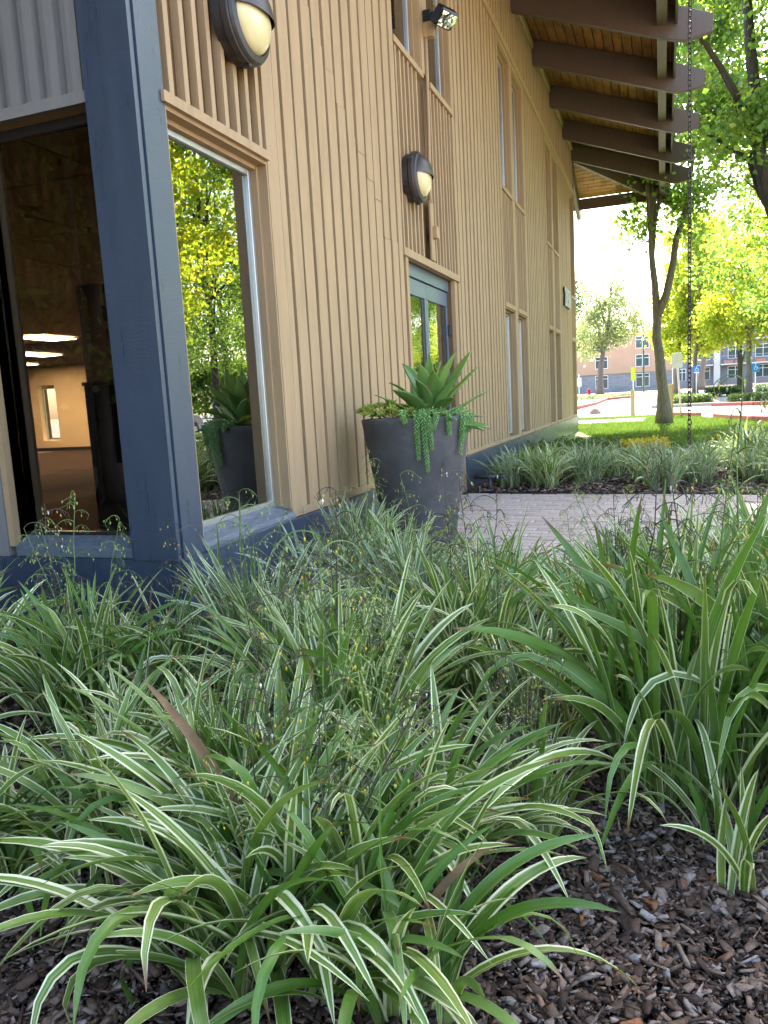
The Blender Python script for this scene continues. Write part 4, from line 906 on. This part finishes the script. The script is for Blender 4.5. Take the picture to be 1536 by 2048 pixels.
# ================================================================== TREES
def leaf_cloud(cl, n, size, rs, spread, droop=.3):
    """cl: (k,3) cluster centres -> n rhombic leaves"""
    c = cl[rs.randint(len(cl), size=n)]+rs.normal(0, spread, (n, 3))*np.array([1, 1, .8])
    t = rs.normal(0, 1, (n, 3)); t[:, 2] -= droop; t /= np.linalg.norm(t, axis=1)[:, None]
    q = rs.normal(0, 1, (n, 3)); b = np.cross(t, q); b /= np.linalg.norm(b, axis=1)[:, None]; nn = np.cross(t, b)
    L = (size*rs.uniform(.6, 1.25, n))[:, None]; Wd = L*.78
    V = np.stack([c-t*L*.5, c+b*Wd*.5+nn*L*.1-t*L*.08, c+t*L*.5, c-b*Wd*.5+nn*L*.1-t*L*.08], 1)
    return V.reshape(-1, 3), np.arange(n*4).reshape(-1, 4)
def tree(name, label, loc, trunk, ell, nleaf, size, lmat, bmat, seed, nlimb=9, ncl=90, spread=.28, group=None, tr=.2, droop=.3, shell=.35, lim=.42):
    """trunk: list of (x,y,z) relative; ell: crown ellipsoids (cx,cy,cz,rx,ry,rz) relative"""
    rs = np.random.RandomState(seed); T = thing(name, label, 'tree', loc, 0, group)
    m = MB(); P = [Vector(p) for p in trunk]; nP = 14; path = []
    for i in range(nP):
        f = i/(nP-1)*(len(P)-1); j = min(int(f), len(P)-2); path.append(P[j].lerp(P[j+1], f-j)+Vector((rs.normal(0, tr*.10), rs.normal(0, tr*.10), 0))*(1 if i else 0))
    rad = [tr*(1.55 if i == 0 else 1.18 if i == 1 else 1-.72*i/(nP-1)) for i in range(nP)]; m.tube(path, rad, 12)
    W_ = np.array([e[3]*e[4]*e[5] for e in ell]); W_ = W_/W_.sum(); cl = []
    for i in range(ncl):
        e = ell[rs.choice(len(ell), p=W_)]; d = rs.normal(0, 1, 3); d /= np.linalg.norm(d); r = rs.uniform(shell, 1)**.6
        cl.append(np.array(e[:3])+d*r*np.array(e[3:]))
    cl = np.array(cl)
    m2 = MB()
    for i in range(nlimb):
        a = path[int(rs.uniform(lim, .97)*(nP-1))]; tgt = Vector(cl[rs.randint(len(cl))]); r0 = tr*rs.uniform(.22, .42)
        if tgt.z < a.z: tgt.z = a.z+.4
        mid_ = a.lerp(tgt, .5)+Vector((rs.normal(0, .15), rs.normal(0, .15), .25)); q = noise_path([a, a.lerp(mid_, .5), mid_, mid_.lerp(tgt, .5), tgt], .06, rs)
        m2.tube(q, [r0, r0*.8, r0*.6, r0*.4, r0*.15], 7)
        for k in range(3):
            b0 = q[rs.randint(1, 4)]; dd = np.linalg.norm(cl-np.array(b0), axis=1); tg = Vector(cl[np.argsort(dd)[rs.randint(0, 8)]]); m2.tube(noise_path([b0, b0.lerp(tg, .5), tg], .08, rs), [r0*.3, r0*.2, r0*.08], 5)
    m.build('trunk', bmat, T, smooth=True); m2.build('limbs', bmat, T, smooth=True)
    V, F = leaf_cloud(cl, nleaf, size, rs, spread, droop); link(bpy.data.objects.new('crown', np_mesh('crown', V, F, lmat)), T)
    return T
# lawn tree with the forked trunk
tree('maple_tree', 'forked grey trunk tree on the lawn just past the building corner', (2.03, 21.4, 0), [(0, 0, 0), (-.05, 0, 1.1), (-.18, 0, 2.3), (-.2, .05, 3.4), (-.3, .05, 4.8), (-.15, .1, 8.5)],
     [(-.25, .3, 5.6, .75, .9, .85), (.95, .3, 4.95, .75, 1.1, 1.4), (.5, .4, 8.2, 2.0, 2.0, 2.0), (.4, .4, 10.8, 1.9, 1.9, 2.2)], 30000, .125, M_LF_GREEN, M_BARK, 21, 9, 200, .27, tr=.155, lim=.72)
_f = bpy.data.objects['maple_tree']; fk = MB(); fk.tube([(-.15, .02, 2.75), (.06, .0, 3.25), (.22, 0, 4.0), (.30, 0, 4.6), (.56, .05, 5.4), (.7, .1, 6.6)], [.11, .10, .085, .08, .065, .04], 10); fk.build('fork_limb', M_BARK, _f, smooth=True)
# big tree at the right, trunk leaning into the frame
tree('maple_tree', 'large dark trunk tree at the right edge spreading over the eaves', (5.2, 17.2, 0), [(0, 0, 0), (-.45, 0, 1.6), (-.95, 0, 3.4), (-1.45, 0, 5.2), (-1.7, 0, 7.5), (-1.6, .3, 10)],
     [(-1.6, -1.0, 5.7, .75, 1.0, 1.0), (-1.5, 0, 5.6, .85, 1.5, 1.3), (-.4, .3, 6.6, 1.4, 1.6, 1.5), (-2.1, 1.0, 6.6, .9, 1.0, 1.5), (-2.6, -3.0, 8.4, 1.35, 1.9, 1.6), (-1.2, -2.0, 9.0, 1.4, 1.9, 1.8), (.6, .3, 7.2, 1.8, 2.2, 2.4), (-.5, .3, 9.6, 1.9, 2.4, 2.2), (1.2, -1.5, 8.8, 2.3, 2.4, 2.6), (.2, -3.0, 7.6, 1.6, 1.8, 1.7)], 44000, .125, M_LF_GREEN, M_BARKD, 22, 9, 360, .27, tr=.22, lim=.5)  # crown lobes toward the eave are added, mostly unseen, to shade the walkway
# yellow green street trees beyond the car park
tree('maple_tree', 'bright yellow green tree behind the hedge at the far right', (6.16, 44, .15), [(0, 0, 0), (.0, 0, 2.0), (-.05, 0, 4), (0, 0, 7.5)], [(0, 0, 4.3, 2.5, 2.2, 1.7), (.2, 0, 6.4, 2.0, 1.8, 1.7), (.1, 0, 8.2, 1.2, 1.0, 1.4), (2.2, .4, 4.9, 1.7, 1.5, 2.0), (2.4, .4, 7.4, 1.4, 1.4, 1.6)], 19000, .18, M_LF_YEL, M_BARK, 23, 10, 130, .32, tr=.16)
tree('maple_tree', 'bright yellow green tree left of the chain beyond the car park', (2.78, 50, .33), [(0, 0, 0), (.05, 0, 2.3), (.3, 0, 4.5), (.6, 0, 8.0)], [(.7, 0, 4.8, 2.2, 2.0, 2.0), (.4, 0, 3.2, 1.6, 1.5, .9), (1.0, 0, 8.2, 1.9, 1.6, 2.4)], 17000, .19, M_LF_YEL, M_BARK, 24, 9, 130, .34, tr=.17)
tree('maple_tree', 'slim yellow green tree behind the rain chain', (3.75, 48, .3), [(0, 0, 0), (0, 0, 2), (.1, 0, 4), (.2, 0, 7)], [(.5, .5, 4.4, 1.6, 1.6, 1.8), (.5, .5, 7.4, 1.5, 1.3, 2.1)], 11000, .17, M_LF_YEL, M_BARK, 25, 7, 90, .32, tr=.14)
tree('maple_tree', 'dark trunk tree beside the pale trunk at far right', (6.05, 47.5, .25), [(0, 0, 0), (-.02, 0, 2.2), (-.3, 0, 4.2), (-.3, 0, 7)], [(.2, .5, 5.2, 2.2, 2, 1.8), (2.2, .5, 6.0, 1.8, 2, 2.0)], 8000, .18, M_LF_YEL, M_BARKD, 26, 7, 90, .32, tr=.17)
tree('street_tree', 'leaning brown trunk tree in front of the grey balcony block', (5.1, 75, .42), [(0, 0, 0), (.2, 0, 2.0), (.75, 0, 4.2), (1.0, 0, 7)], [(.8, 0, 6.8, 2.6, 2.2, 2.2), (-1.5, 0, 7.6, 2.2, 2, 2.0)], 7000, .22, M_LF_YEL, M_BARK, 27, 7, 80, .4, tr=.34)
tree('willow_tree', 'airy grey green tree in front of the peach building', (-2.38, 60, .42), [(0, 0, 0), (.05, 0, 1.8), (.3, 0, 3.4), (.7, 0, 5.4), (.9, 0, 8.0)], [(-.2, 0, 5.0, 1.9, 1.8, 1.6), (1.2, 0, 5.6, 2.1, 1.8, 1.7), (.6, 0, 8.0, 1.8, 1.6, 1.6), (-.8, 0, 3.4, .9, 1, .7), (.6, 0, 3.6, 1.3, 1, .8)], 10500, .17, M_LF_OLIVE, M_BARK, 28, 14, 140, .36, tr=.24, droop=1.2)
tree('evergreen_tree', 'dark green tree half hidden by the end of the tan wall', (-7.6, 85, .42), [(0, 0, 0), (0, 0, 3), (0, 0, 7)], [(0, 0, 7.0, 2.6, 2.4, 3.0), (.6, 0, 10, 1.6, 1.6, 2.2)], 7000, .26, M_LF_DARK, M_BARKD, 29, 5, 80, .42, tr=.3)
tree('shade_tree', 'tall tree behind the building end shading the lawn', (-5.0, 31.5, 0), [(0, 0, 0), (0, 0, 3), (.2, 0, 6), (.2, 0, 10)], [(0, 0, 6.5, 3.0, 2.8, 2.4), (.2, 0, 9.2, 2.6, 2.4, 2.4)], 9000, .16, M_LF_GREEN, M_BARK, 30, 8, 100, .4, tr=.24)
# trees out at the side, seen as reflections in the windows and doors
RG = 'trees across the car park seen mirrored in the glass'
rf_t = [((13.2, 25, 0), M_LF_GREEN, 31, 'straight trunk tree mirrored in the corner window'), ((9.6, 30, 0), M_LF_GREEN, 32, 'leafy tree mirrored beside the straight trunk tree'), ((17.5, 33, 0), M_LF_GREEN, 33, 'broad tree mirrored at the left of the corner window'), ((5.9, 27.5, 0), M_LF_GREEN, 34, 'tree mirrored in the entrance door glass'), ((9.3, 15.5, 0), M_LF_YEL, 35, 'low branched tree on the side lawn mirrored in the doors'), ((21, 27, 0), M_LF_GREEN, 36, 'tree at the far side of the car park mirrored low in the window')]
for (loc, lm_, sd_, lb) in rf_t:
    tree('maple_tree', lb, loc, [(0, 0, 0), (.05, 0, 2), (0, .05, 4), (.1, 0, 6), (.1, 0, 10.5)], [(0, 0, 3.6, 1.9, 1.9, 1.1), (0, 0, 5.6, 2.6, 2.6, 2.0), (0, 0, 8.4, 2.4, 2.4, 2.4), (.1, 0, 11, 1.5, 1.5, 1.6)], 13000, .145, lm_, M_BARKD, sd_, 16, 190, .26, RG, tr=.17)
# trees behind the camera side, mirrored in the south window
for k, (loc, lb) in enumerate((((-4.2, -1.6, 0), 'shrubby tree mirrored dimly in the south window'), ((-3.9, -3.6, 0), 'dark tree mirrored beside the mirrored chain'), ((6.5, -7, 0), 'tree standing behind the photographer'))):
    tree('evergreen_tree', lb, loc, [(0, 0, 0), (0, 0, 1.2), (.1, 0, 3), (.1, 0, 5)], [(0, 0, 2.4, 1.1, 1.1, 1.1), (.1, 0, 4.4, 1.6, 1.6, 1.5)], 5000, .12, M_LF_GREEN, M_BARKD, 60+k, 6, 60, .25, None, tr=.12)

# farther rows across the car park, mirrored between the nearer trunks
_src = [o for o in bpy.data.objects if o.get('group') == RG]
for k, (x, y) in enumerate(((27, 42), (22, 47), (33, 50), (17, 44), (12.5, 46), (28, 34))):
    a = _src[k % len(_src)]; c = a.copy(); COL.objects.link(c); c.location = (x, y, gz(y)); c.scale = (1.15, 1.15, 1.0); c.rotation_euler = (0, 0, k*1.3); c['label'] = ('first', 'second', 'third', 'fourth', 'fifth', 'sixth')[k]+' tree of the far row beyond the car park, mirrored in the glass'
    for ch in a.children:
        d = ch.copy(); COL.objects.link(d); d.parent = c
tree('shade_tree', 'small tree outside the far office window, seen through the dark room', (-16.9, 23.2, 0), [(0, 0, 0), (0, 0, 1.0), (.05, 0, 2), (.1, 0, 4)], [(.3, 0, .8, 1.4, .6, .6), (0, .3, 2.6, 1.4, 1.0, 1.3)], 4500, .13, M_LF_GREEN, M_BARKD, 95, 5, 60, .22, None, tr=.16)
# ================================================================== BACKGROUND
def hedge(name, label, x0, x1, y0, y1, z0, h, mat, seed, n, group='clipped hedges around the car park', size=.075):
    rs = np.random.RandomState(seed); V0 = np.column_stack([rs.uniform(x0, x1, n), rs.uniform(y0, y1, n), z0+rs.uniform(0, 1, n)**.6*h*rs.uniform(.9, 1.06, n)])
    V, F = leaf_cloud(V0, n*2, size, rs, size*.4, 0); H_ = thing(name, label, 'hedge', ((x0+x1)/2, (y0+y1)/2, 0), 0, group)
    o = link(bpy.data.objects.new('leaf_mass', np_mesh('hedge', V-np.array([(x0+x1)/2, (y0+y1)/2, 0]), F, mat)), H_)
    t = MB()
    for k in range(int((x1-x0)/.35)+1): xx = -(x1-x0)/2+.1+k*.35; t.tube([(xx, 0, z0-.03), (xx+.03, 0, z0+h*.6)], .025, 5)
    t.build('stems', M_BARKD, H_)
    return H_
hedge('hedge', 'pale green low hedge behind the thin sign post', 2.45, 4.15, 39.2, 40.4, 0.02, .46, M_LF_HEDGE, 71, 2600)
hedge('hedge', 'dark clipped hedge between the chain and far trunks', 4.2, 6.05, 46.4, 47.6, .2, .52, M_LF_DARK, 72, 2400)
hedge('hedge', 'flowering low hedge under the two far trunks', 4.9, 9.5, 39.3, 40.4, .0, .40, M_LF_HEDGE, 73, 4200)
hedge('hedge', 'dark clipped hedge at the right edge beyond the car park', 6.75, 10, 46.4, 47.6, .2, .5, M_LF_DARK, 74, 3200)
hedge('hedge', 'small hedge far behind the pale green one', 2.6, 3.6, 45, 46, .18, .3, M_LF_HEDGE, 75, 900)
hedge('shrub_row', 'dry ground cover along the far kerb', -4.2, .4, 52, 53.4, .36, .22, M_LF_OLIVE, 76, 1800, None)
hedge('hedge', 'low hedge by the parked car, mirrored in the corner window', 7.2, 12.5, 14.6, 15.6, .0, .5, M_LF_HEDGE, 77, 3600)
hedge('tall_hedge', 'tall dark hedge closing the far side of the car park, mirrored in the glass', 12, 48, 56, 58, .4, 4.5, M_LF_GREEN, 80, 9000, None, .42)
hedge('flowering_shrub', 'low shrub with yellow flowers at the back of the far bed', 1.45, 2.05, 11.2, 12.2, .0, .22, M_LF_GOLD, 78, 420, None)
hedge('flowering_shrub', 'green shrub with orange yellow flowers by the building end', .15, 1.5, 11.2, 12.6, .0, .22, M_LF_HEDGE, 79, 1500, None)
def posts(name, label, cat, x, y, w_, d_, h, mat, z0=None, group=None, cap=None):
    z0 = gz(y) if z0 is None else z0; o = thing(name, label, cat, (x, y, z0), 0, group); MB().box(-w_/2, w_/2, -d_/2, d_/2, -.05, h).build('post', mat, o, bevel=.01)
    if cap: MB().box(-w_/2-.01, w_/2+.01, -d_/2-.01, d_/2+.01, h+.001, h+.03).build('cap', cap, o, bevel=.006)
    return o
M_POST = mat_paint('tan_post', (.46, .34, .20), .7, .1); M_REDP = mat_plain('red_face', (.5, .12, .05), .6)
posts('bollard', 'square tan wooden bollard left of the forked tree', 'bollard', 1.0, 29, .14, .18, .86, M_POST, 0, 'square tan bollards', M_POST)
b2 = posts('bollard', 'square tan bollard with a red side behind the forked tree', 'bollard', 2.20, 25.6, .18, .18, 1.02, M_POST, 0, 'square tan bollards'); MB().box(.091, .10, -.088, .088, 0, 1.02).build('red_panel', M_REDP, b2)
def sign(name, label, x, y, h, plate, mat, group=None, pole=.03, pmat=None):
    s = thing(name, label, 'sign', (x, y, gz(y)), 0, group); MB().tube([(0, 0, -.05), (0, 0, h)], pole, 8).build('pole', pmat or M_WHITE, s, smooth=True)
    (w_, z0, z1) = plate; MB().box(-w_/2, w_/2, -.045, -.03, z0, z1).build('plate', mat, s, bevel=.006); return s
M_SGREY = mat_plain('sign_back', (.48, .47, .44), .5); M_SBLUE = mat_plain('parking_blue', (.02, .20, .52), .5); M_SYEL = mat_plain('crossing_yellow', (.50, .62, .02), .5)
s1 = sign('street_sign', 'blank grey sign back on a thin leaning post right of the forked tree', 2.54, 26, 1.98, (.30, 1.50, 1.96), M_SGREY, pmat=M_SGREY); s1.rotation_euler = (0, R_(-4), 0)
def wheelchair(o, z, s):
    m = MB(); m.tube([Vector((math.cos(a)*.07*s, -.048, z-.03*s+math.sin(a)*.07*s)) for a in np.linspace(.9, 5.6, 12)], .012*s, 5)
    m.tube([(-.0, -.048, z+.12*s), (.0, -.048, z+.02*s), (.07*s, -.048, z+.02*s), (.10*s, -.048, z-.08*s)], .014*s, 5); m.lathe([(0, 0), (.022*s, .0), (0, .02)], 8, 'z', (0, -.05, z+.13*s)); m.build('wheelchair_symbol', M_WHITE, o)
s2 = sign('parking_sign', 'blue accessible parking sign just right of the chain', 3.66, 44, 1.75, (.34, 1.36, 1.74), M_SBLUE, 'blue accessible parking signs'); wheelchair(s2, 1.58, 1.0); MB().box(-.13, .13, -.047, -.0455, 1.37, 1.43).build('white_strip', M_WHITE, s2)
s3 = sign('parking_sign', 'blue accessible parking sign near the right frame edge', 7.05, 50, 1.62, (.42, 1.12, 1.60), M_SBLUE, 'blue accessible parking signs'); wheelchair(s3, 1.38, 1.2)
s4 = sign('crossing_sign', 'yellow green pedestrian crossing sign left of the forked tree', -.1, 62, 2.0, (.30, 1.05, 2.0), M_SYEL)
s5 = sign('notice_sign', 'white notice sign beside the far end of the building', -4.87, 70, 1.9, (.42, .85, 1.6), M_WHITE)
Lp = thing('lamp_post', 'thin dark green lamp post before the peach building', 'lamp post', (.37, 75, .42)); MB().tube([(0, 0, 0), (0, 0, 6.0)], [.09, .06], 8).build('pole', mat_plain('green_pole', (.02, .09, .06), .5), Lp, smooth=True); MB().lathe([(0, 0), (.3, 0), (.3, .12), (0, .12)], 12).build('foot', M_CONC, Lp); MB().box(-.5, .1, -.1, .1, 5.95, 6.08).build('lamp_head', M_DARK, Lp)
Hy = thing('fire_hydrant', 'small red fire hydrant by the far kerb', 'hydrant', (-3.0, 58, .4)); MB().lathe([(0, 0), (.14, 0), (.14, .05), (.10, .06), (.10, .48), (.13, .5), (.12, .56), (.05, .64), (0, .65)], 16).build('body', mat_plain('hydrant_red', (.55, .03, .06), .4), Hy, smooth=True); MB().tube([(-.18, 0, .38), (.18, 0, .38)], .05, 8).build('outlets', mat_plain('hydrant_red_cap', (.5, .03, .06), .4), Hy)
Rk = thing('boulder', 'squat tan boulder on the lawn left of the tree', 'boulder', (-.62, 33, 0))
rk = MB(); rs = np.random.RandomState(4); nlat, nlon = 6, 10; V = []
for i in range(nlat+1):
    for j in range(nlon):
        a = math.pi/2*i/nlat; b = 2*math.pi*j/nlon; r = rs.uniform(.85, 1.1); V.append((.24*math.cos(a)*math.cos(b)*r, .2*math.cos(a)*math.sin(b)*r, .27*math.sin(a)*r-.03))
rk.add(V, [(i*nlon+j, i*nlon+(j+1) % nlon, (i+1)*nlon+(j+1) % nlon, (i+1)*nlon+j) for i in range(nlat) for j in range(nlon)]); rk.build('stone', mat_plain('tan_stone', (.30, .24, .18), .9, .2, 0, .3, 6, .4), Rk, smooth=True)

M_PEACH = mat_plain('peach_stucco', (.44, .295, .20), .9, .2, 0, .06, .7, .1); M_SLATEB = mat_plain('grey_stucco', (.20, .21, .25), .9, .2, 0, .06, .7, 0); M_PIER = mat_plain('pale_stucco', (.55, .53, .48), .9, .2, 0, .05, .7, 0); M_LOWW = mat_plain('mauve_base_stucco', (.24, .215, .22), .9, .2)
def m_block():
    t = NT('grey_stone_block'); v = t.coord('Position', (1, 1, 1)); b = t.n('ShaderNodeTexBrick'); b.inputs['Scale'].default_value = 1; b.inputs['Brick Width'].default_value = .9; b.inputs['Row Height'].default_value = .22; b.inputs['Mortar Size'].default_value = .015
    sp = t.n('ShaderNodeSeparateXYZ'); t.l(v, sp.inputs[0]); cb = t.n('ShaderNodeCombineXYZ'); t.l(sp.outputs[0], cb.inputs[0]); t.l(sp.outputs[2], cb.inputs[1]); t.l(cb.outputs[0], b.inputs['Vector'])
    b.inputs['Color1'].default_value = (.21, .21, .22, 1); b.inputs['Color2'].default_value = (.28, .275, .28, 1); b.inputs['Mortar'].default_value = (.16, .16, .17, 1); t.set(b.outputs[0], .9, .2); return t.m
M_BLOCK = m_block(); M_FGLASS = mat_plain('far_window_glass', (.05, .08, .09), .08, .8, 0, .2, .8, 0)
def far_window(par, x0, x1, z0, z1, y, bars=1):
    w_ = MB(); f = .07
    w_.box(x0, x1, y-.06, y+.02, z0, z0+f); w_.box(x0, x1, y-.06, y+.02, z1-f, z1); w_.box(x0, x0+f, y-.06, y+.02, z0+f, z1-f); w_.box(x1-f, x1, y-.06, y+.02, z0+f, z1-f)
    for k in range(bars): xx = x0+(x1-x0)*(k+1)/(bars+1); w_.box(xx-f/2, xx+f/2, y-.055, y+.018, z0+f, z1-f)
    w_.box(x0+f, x1-f, y-.05, y+.015, z1-.5, z1-.44)
    o = w_.build('window', M_WHITE, par); MB().box(x0+f*.9, x1-f*.9, y-.02, y-.005, z0+f*.9, z1-f*.9).build('pane', M_FGLASS, o); return o
P1 = thing('apartment_building', 'peach stucco apartment block over a grey stone ground floor', 'building', (0, 0, 0))
MB().box(-24, 3.2, 110, 122, .3, 2.85).build('stone_base', M_BLOCK, P1); MB().box(-24, 3.2, 109.85, 122, 2.86, 8.2).build('upper_wall', M_PEACH, P1)
for x0, x1 in ((-18, -16.4), (-12.3, -10.6), (-6.6, -4.95), (-1.4, .35)):
    far_window(P1, x0, x1, .95, 2.72, 110); far_window(P1, x0, x1, 3.6, 5.2, 109.85); far_window(P1, x0, x1, 6.0, 7.6, 109.85)
MB().box(-24.2, 3.4, 109.6, 122.2, 8.2, 8.5).build('parapet', M_PIER, P1)
P2 = thing('apartment_building', 'slate grey apartment block with railed balconies at far right', 'building', (0, 0, 0))
MB().box(3.4, 60, 110.4, 122, 1.4, 11).build('wall', M_SLATEB, P2); MB().box(3.4, 60, 110.2, 122, .3, 1.4).build('base_wall', M_LOWW, P2)
for x0, x1 in ((8.2, 8.95), (18.6, 19.3)): MB().box(x0, x1, 109.4, 110.4, .3, 11).build('pier', M_PIER, P2)
for fl_ in range(3):
    z0 = 1.35+fl_*2.9 if fl_ == 0 else 3.9+(fl_-1)*2.9
    for x0, x1 in ((3.9, 4.9), (6.3, 7.8), (9.9, 11.7), (13.1, 14.9), (16, 17.8), (20, 21.8), (23.5, 25.3)): far_window(P2, x0, x1, z0, z0+1.6, 110.4, 1)
for k, (x0, x1, z) in enumerate(((5.6, 8.1, 3.1), (9.0, 12.0, 3.1), (12.6, 17.6, 3.1), (9.0, 12.0, 6.1), (12.6, 17.6, 6.1))):
    b_ = MB().box(x0, x1, 108.9, 110.4, z, z+.16).build('balcony', M_PIER, P2); rl = MB().box(x0, x1, 108.92, 108.96, z+1.12, z+1.18)
    for q in range(int((x1-x0)/.22)+1): rl.box(x0+q*.22, x0+q*.22+.03, 108.92, 108.95, z+.16, z+1.12)
    rl.build('railing', mat_plain('rail_grey', (.25, .27, .32), .5), b_)
for k in range(3):
    pb = thing('planter_box', ['terracotta planter box on the left of the balcony', 'terracotta planter box in the middle of the balcony', 'terracotta planter box on the right balcony'][k], 'planter box', ([9.9, 11.2, 13.6][k], 109.3, 3.26), 0, 'planter boxes on the balconies'); MB().box(-.55, .55, -.2, .2, 0, .42).build('box', mat_plain('terracotta', (.45, .2, .12), .8), pb, bevel=.03); MB().box(-.5, .5, -.15, .15, .421, .45).build('soil', M_SOIL, pb)
wl = tag(MB().box(4.6, 30, 74.8, 75.1, .3, .72).build('low_wall', mat_plain('cream_wall', (.6, .5, .38), .85), None), 'low cream garden wall in front of the grey block', 'wall')

# parked car, seen mirrored in the corner window
Cr = thing('parked_car', 'silver parked car mirrored in the corner window', 'car', (13.6, 21.5, 0), R_(80))
M_CAR = mat_plain('silver_car_paint', (.45, .47, .5), .25, .6, .6, .03); M_TYRE = mat_plain('tyre', (.02, .02, .02), .8)
side = [(-2.2, .32), (-2.25, .62), (-2.1, .82), (-1.35, .92), (1.15, .95), (1.9, .88), (2.22, .72), (2.25, .34)]
MB().prism([(x, -.86, z) for x, z in side], (0, 0, 0), (0, 1.72, 0)).build('body', M_CAR, Cr, bevel=.06)
MB().prism([(-1.75, -.74, .90), (-1.15, -.68, 1.40), (.35, -.68, 1.44), (1.2, -.74, .93)], (0, 0, 0), (0, 1.42, 0)).build('cabin', M_FGLASS, Cr, bevel=.04)
MB().prism([(-1.12, -.70, 1.405), (-1.0, -.70, 1.46), (.25, -.70, 1.48), (.34, -.70, 1.445)], (0, 0, 0), (0, 1.40, 0)).build('roof_panel', M_CAR, Cr, bevel=.02)
for x in (-1.35, 1.4):
    for s in (-1, 1):
        wv = MB(); wv.lathe([(.16, -.1), (.31, -.1), (.33, -.06), (.33, .06), (.31, .1), (.16, .1)], 24, 'x'); o = wv.build('wheel', M_TYRE, Cr); o.rotation_euler = (0, 0, R_(90)); o.location = (x, s*.80, .33)
        q = MB().lathe([(0, -.07), (.16, -.095), (.165, .095), (0, .07)], 16, 'x').build('rim', M_ALU, o)
for s in (-1, 1):
    MB().box(2.19, 2.26, s*.62-.2, s*.62+.2, .62, .74).build('headlight', M_WHITE, Cr, bevel=.02); MB().box(-2.26, -2.19, s*.65-.18, s*.65+.18, .62, .76).build('tail_light', mat_plain('tail_red', (.5, .02, .02), .3), Cr, bevel=.02)

for o in bpy.data.objects:
    if o.type == 'MESH' and o.name.startswith('low_wall'): o['label'] = 'low cream garden wall in front of the grey block'
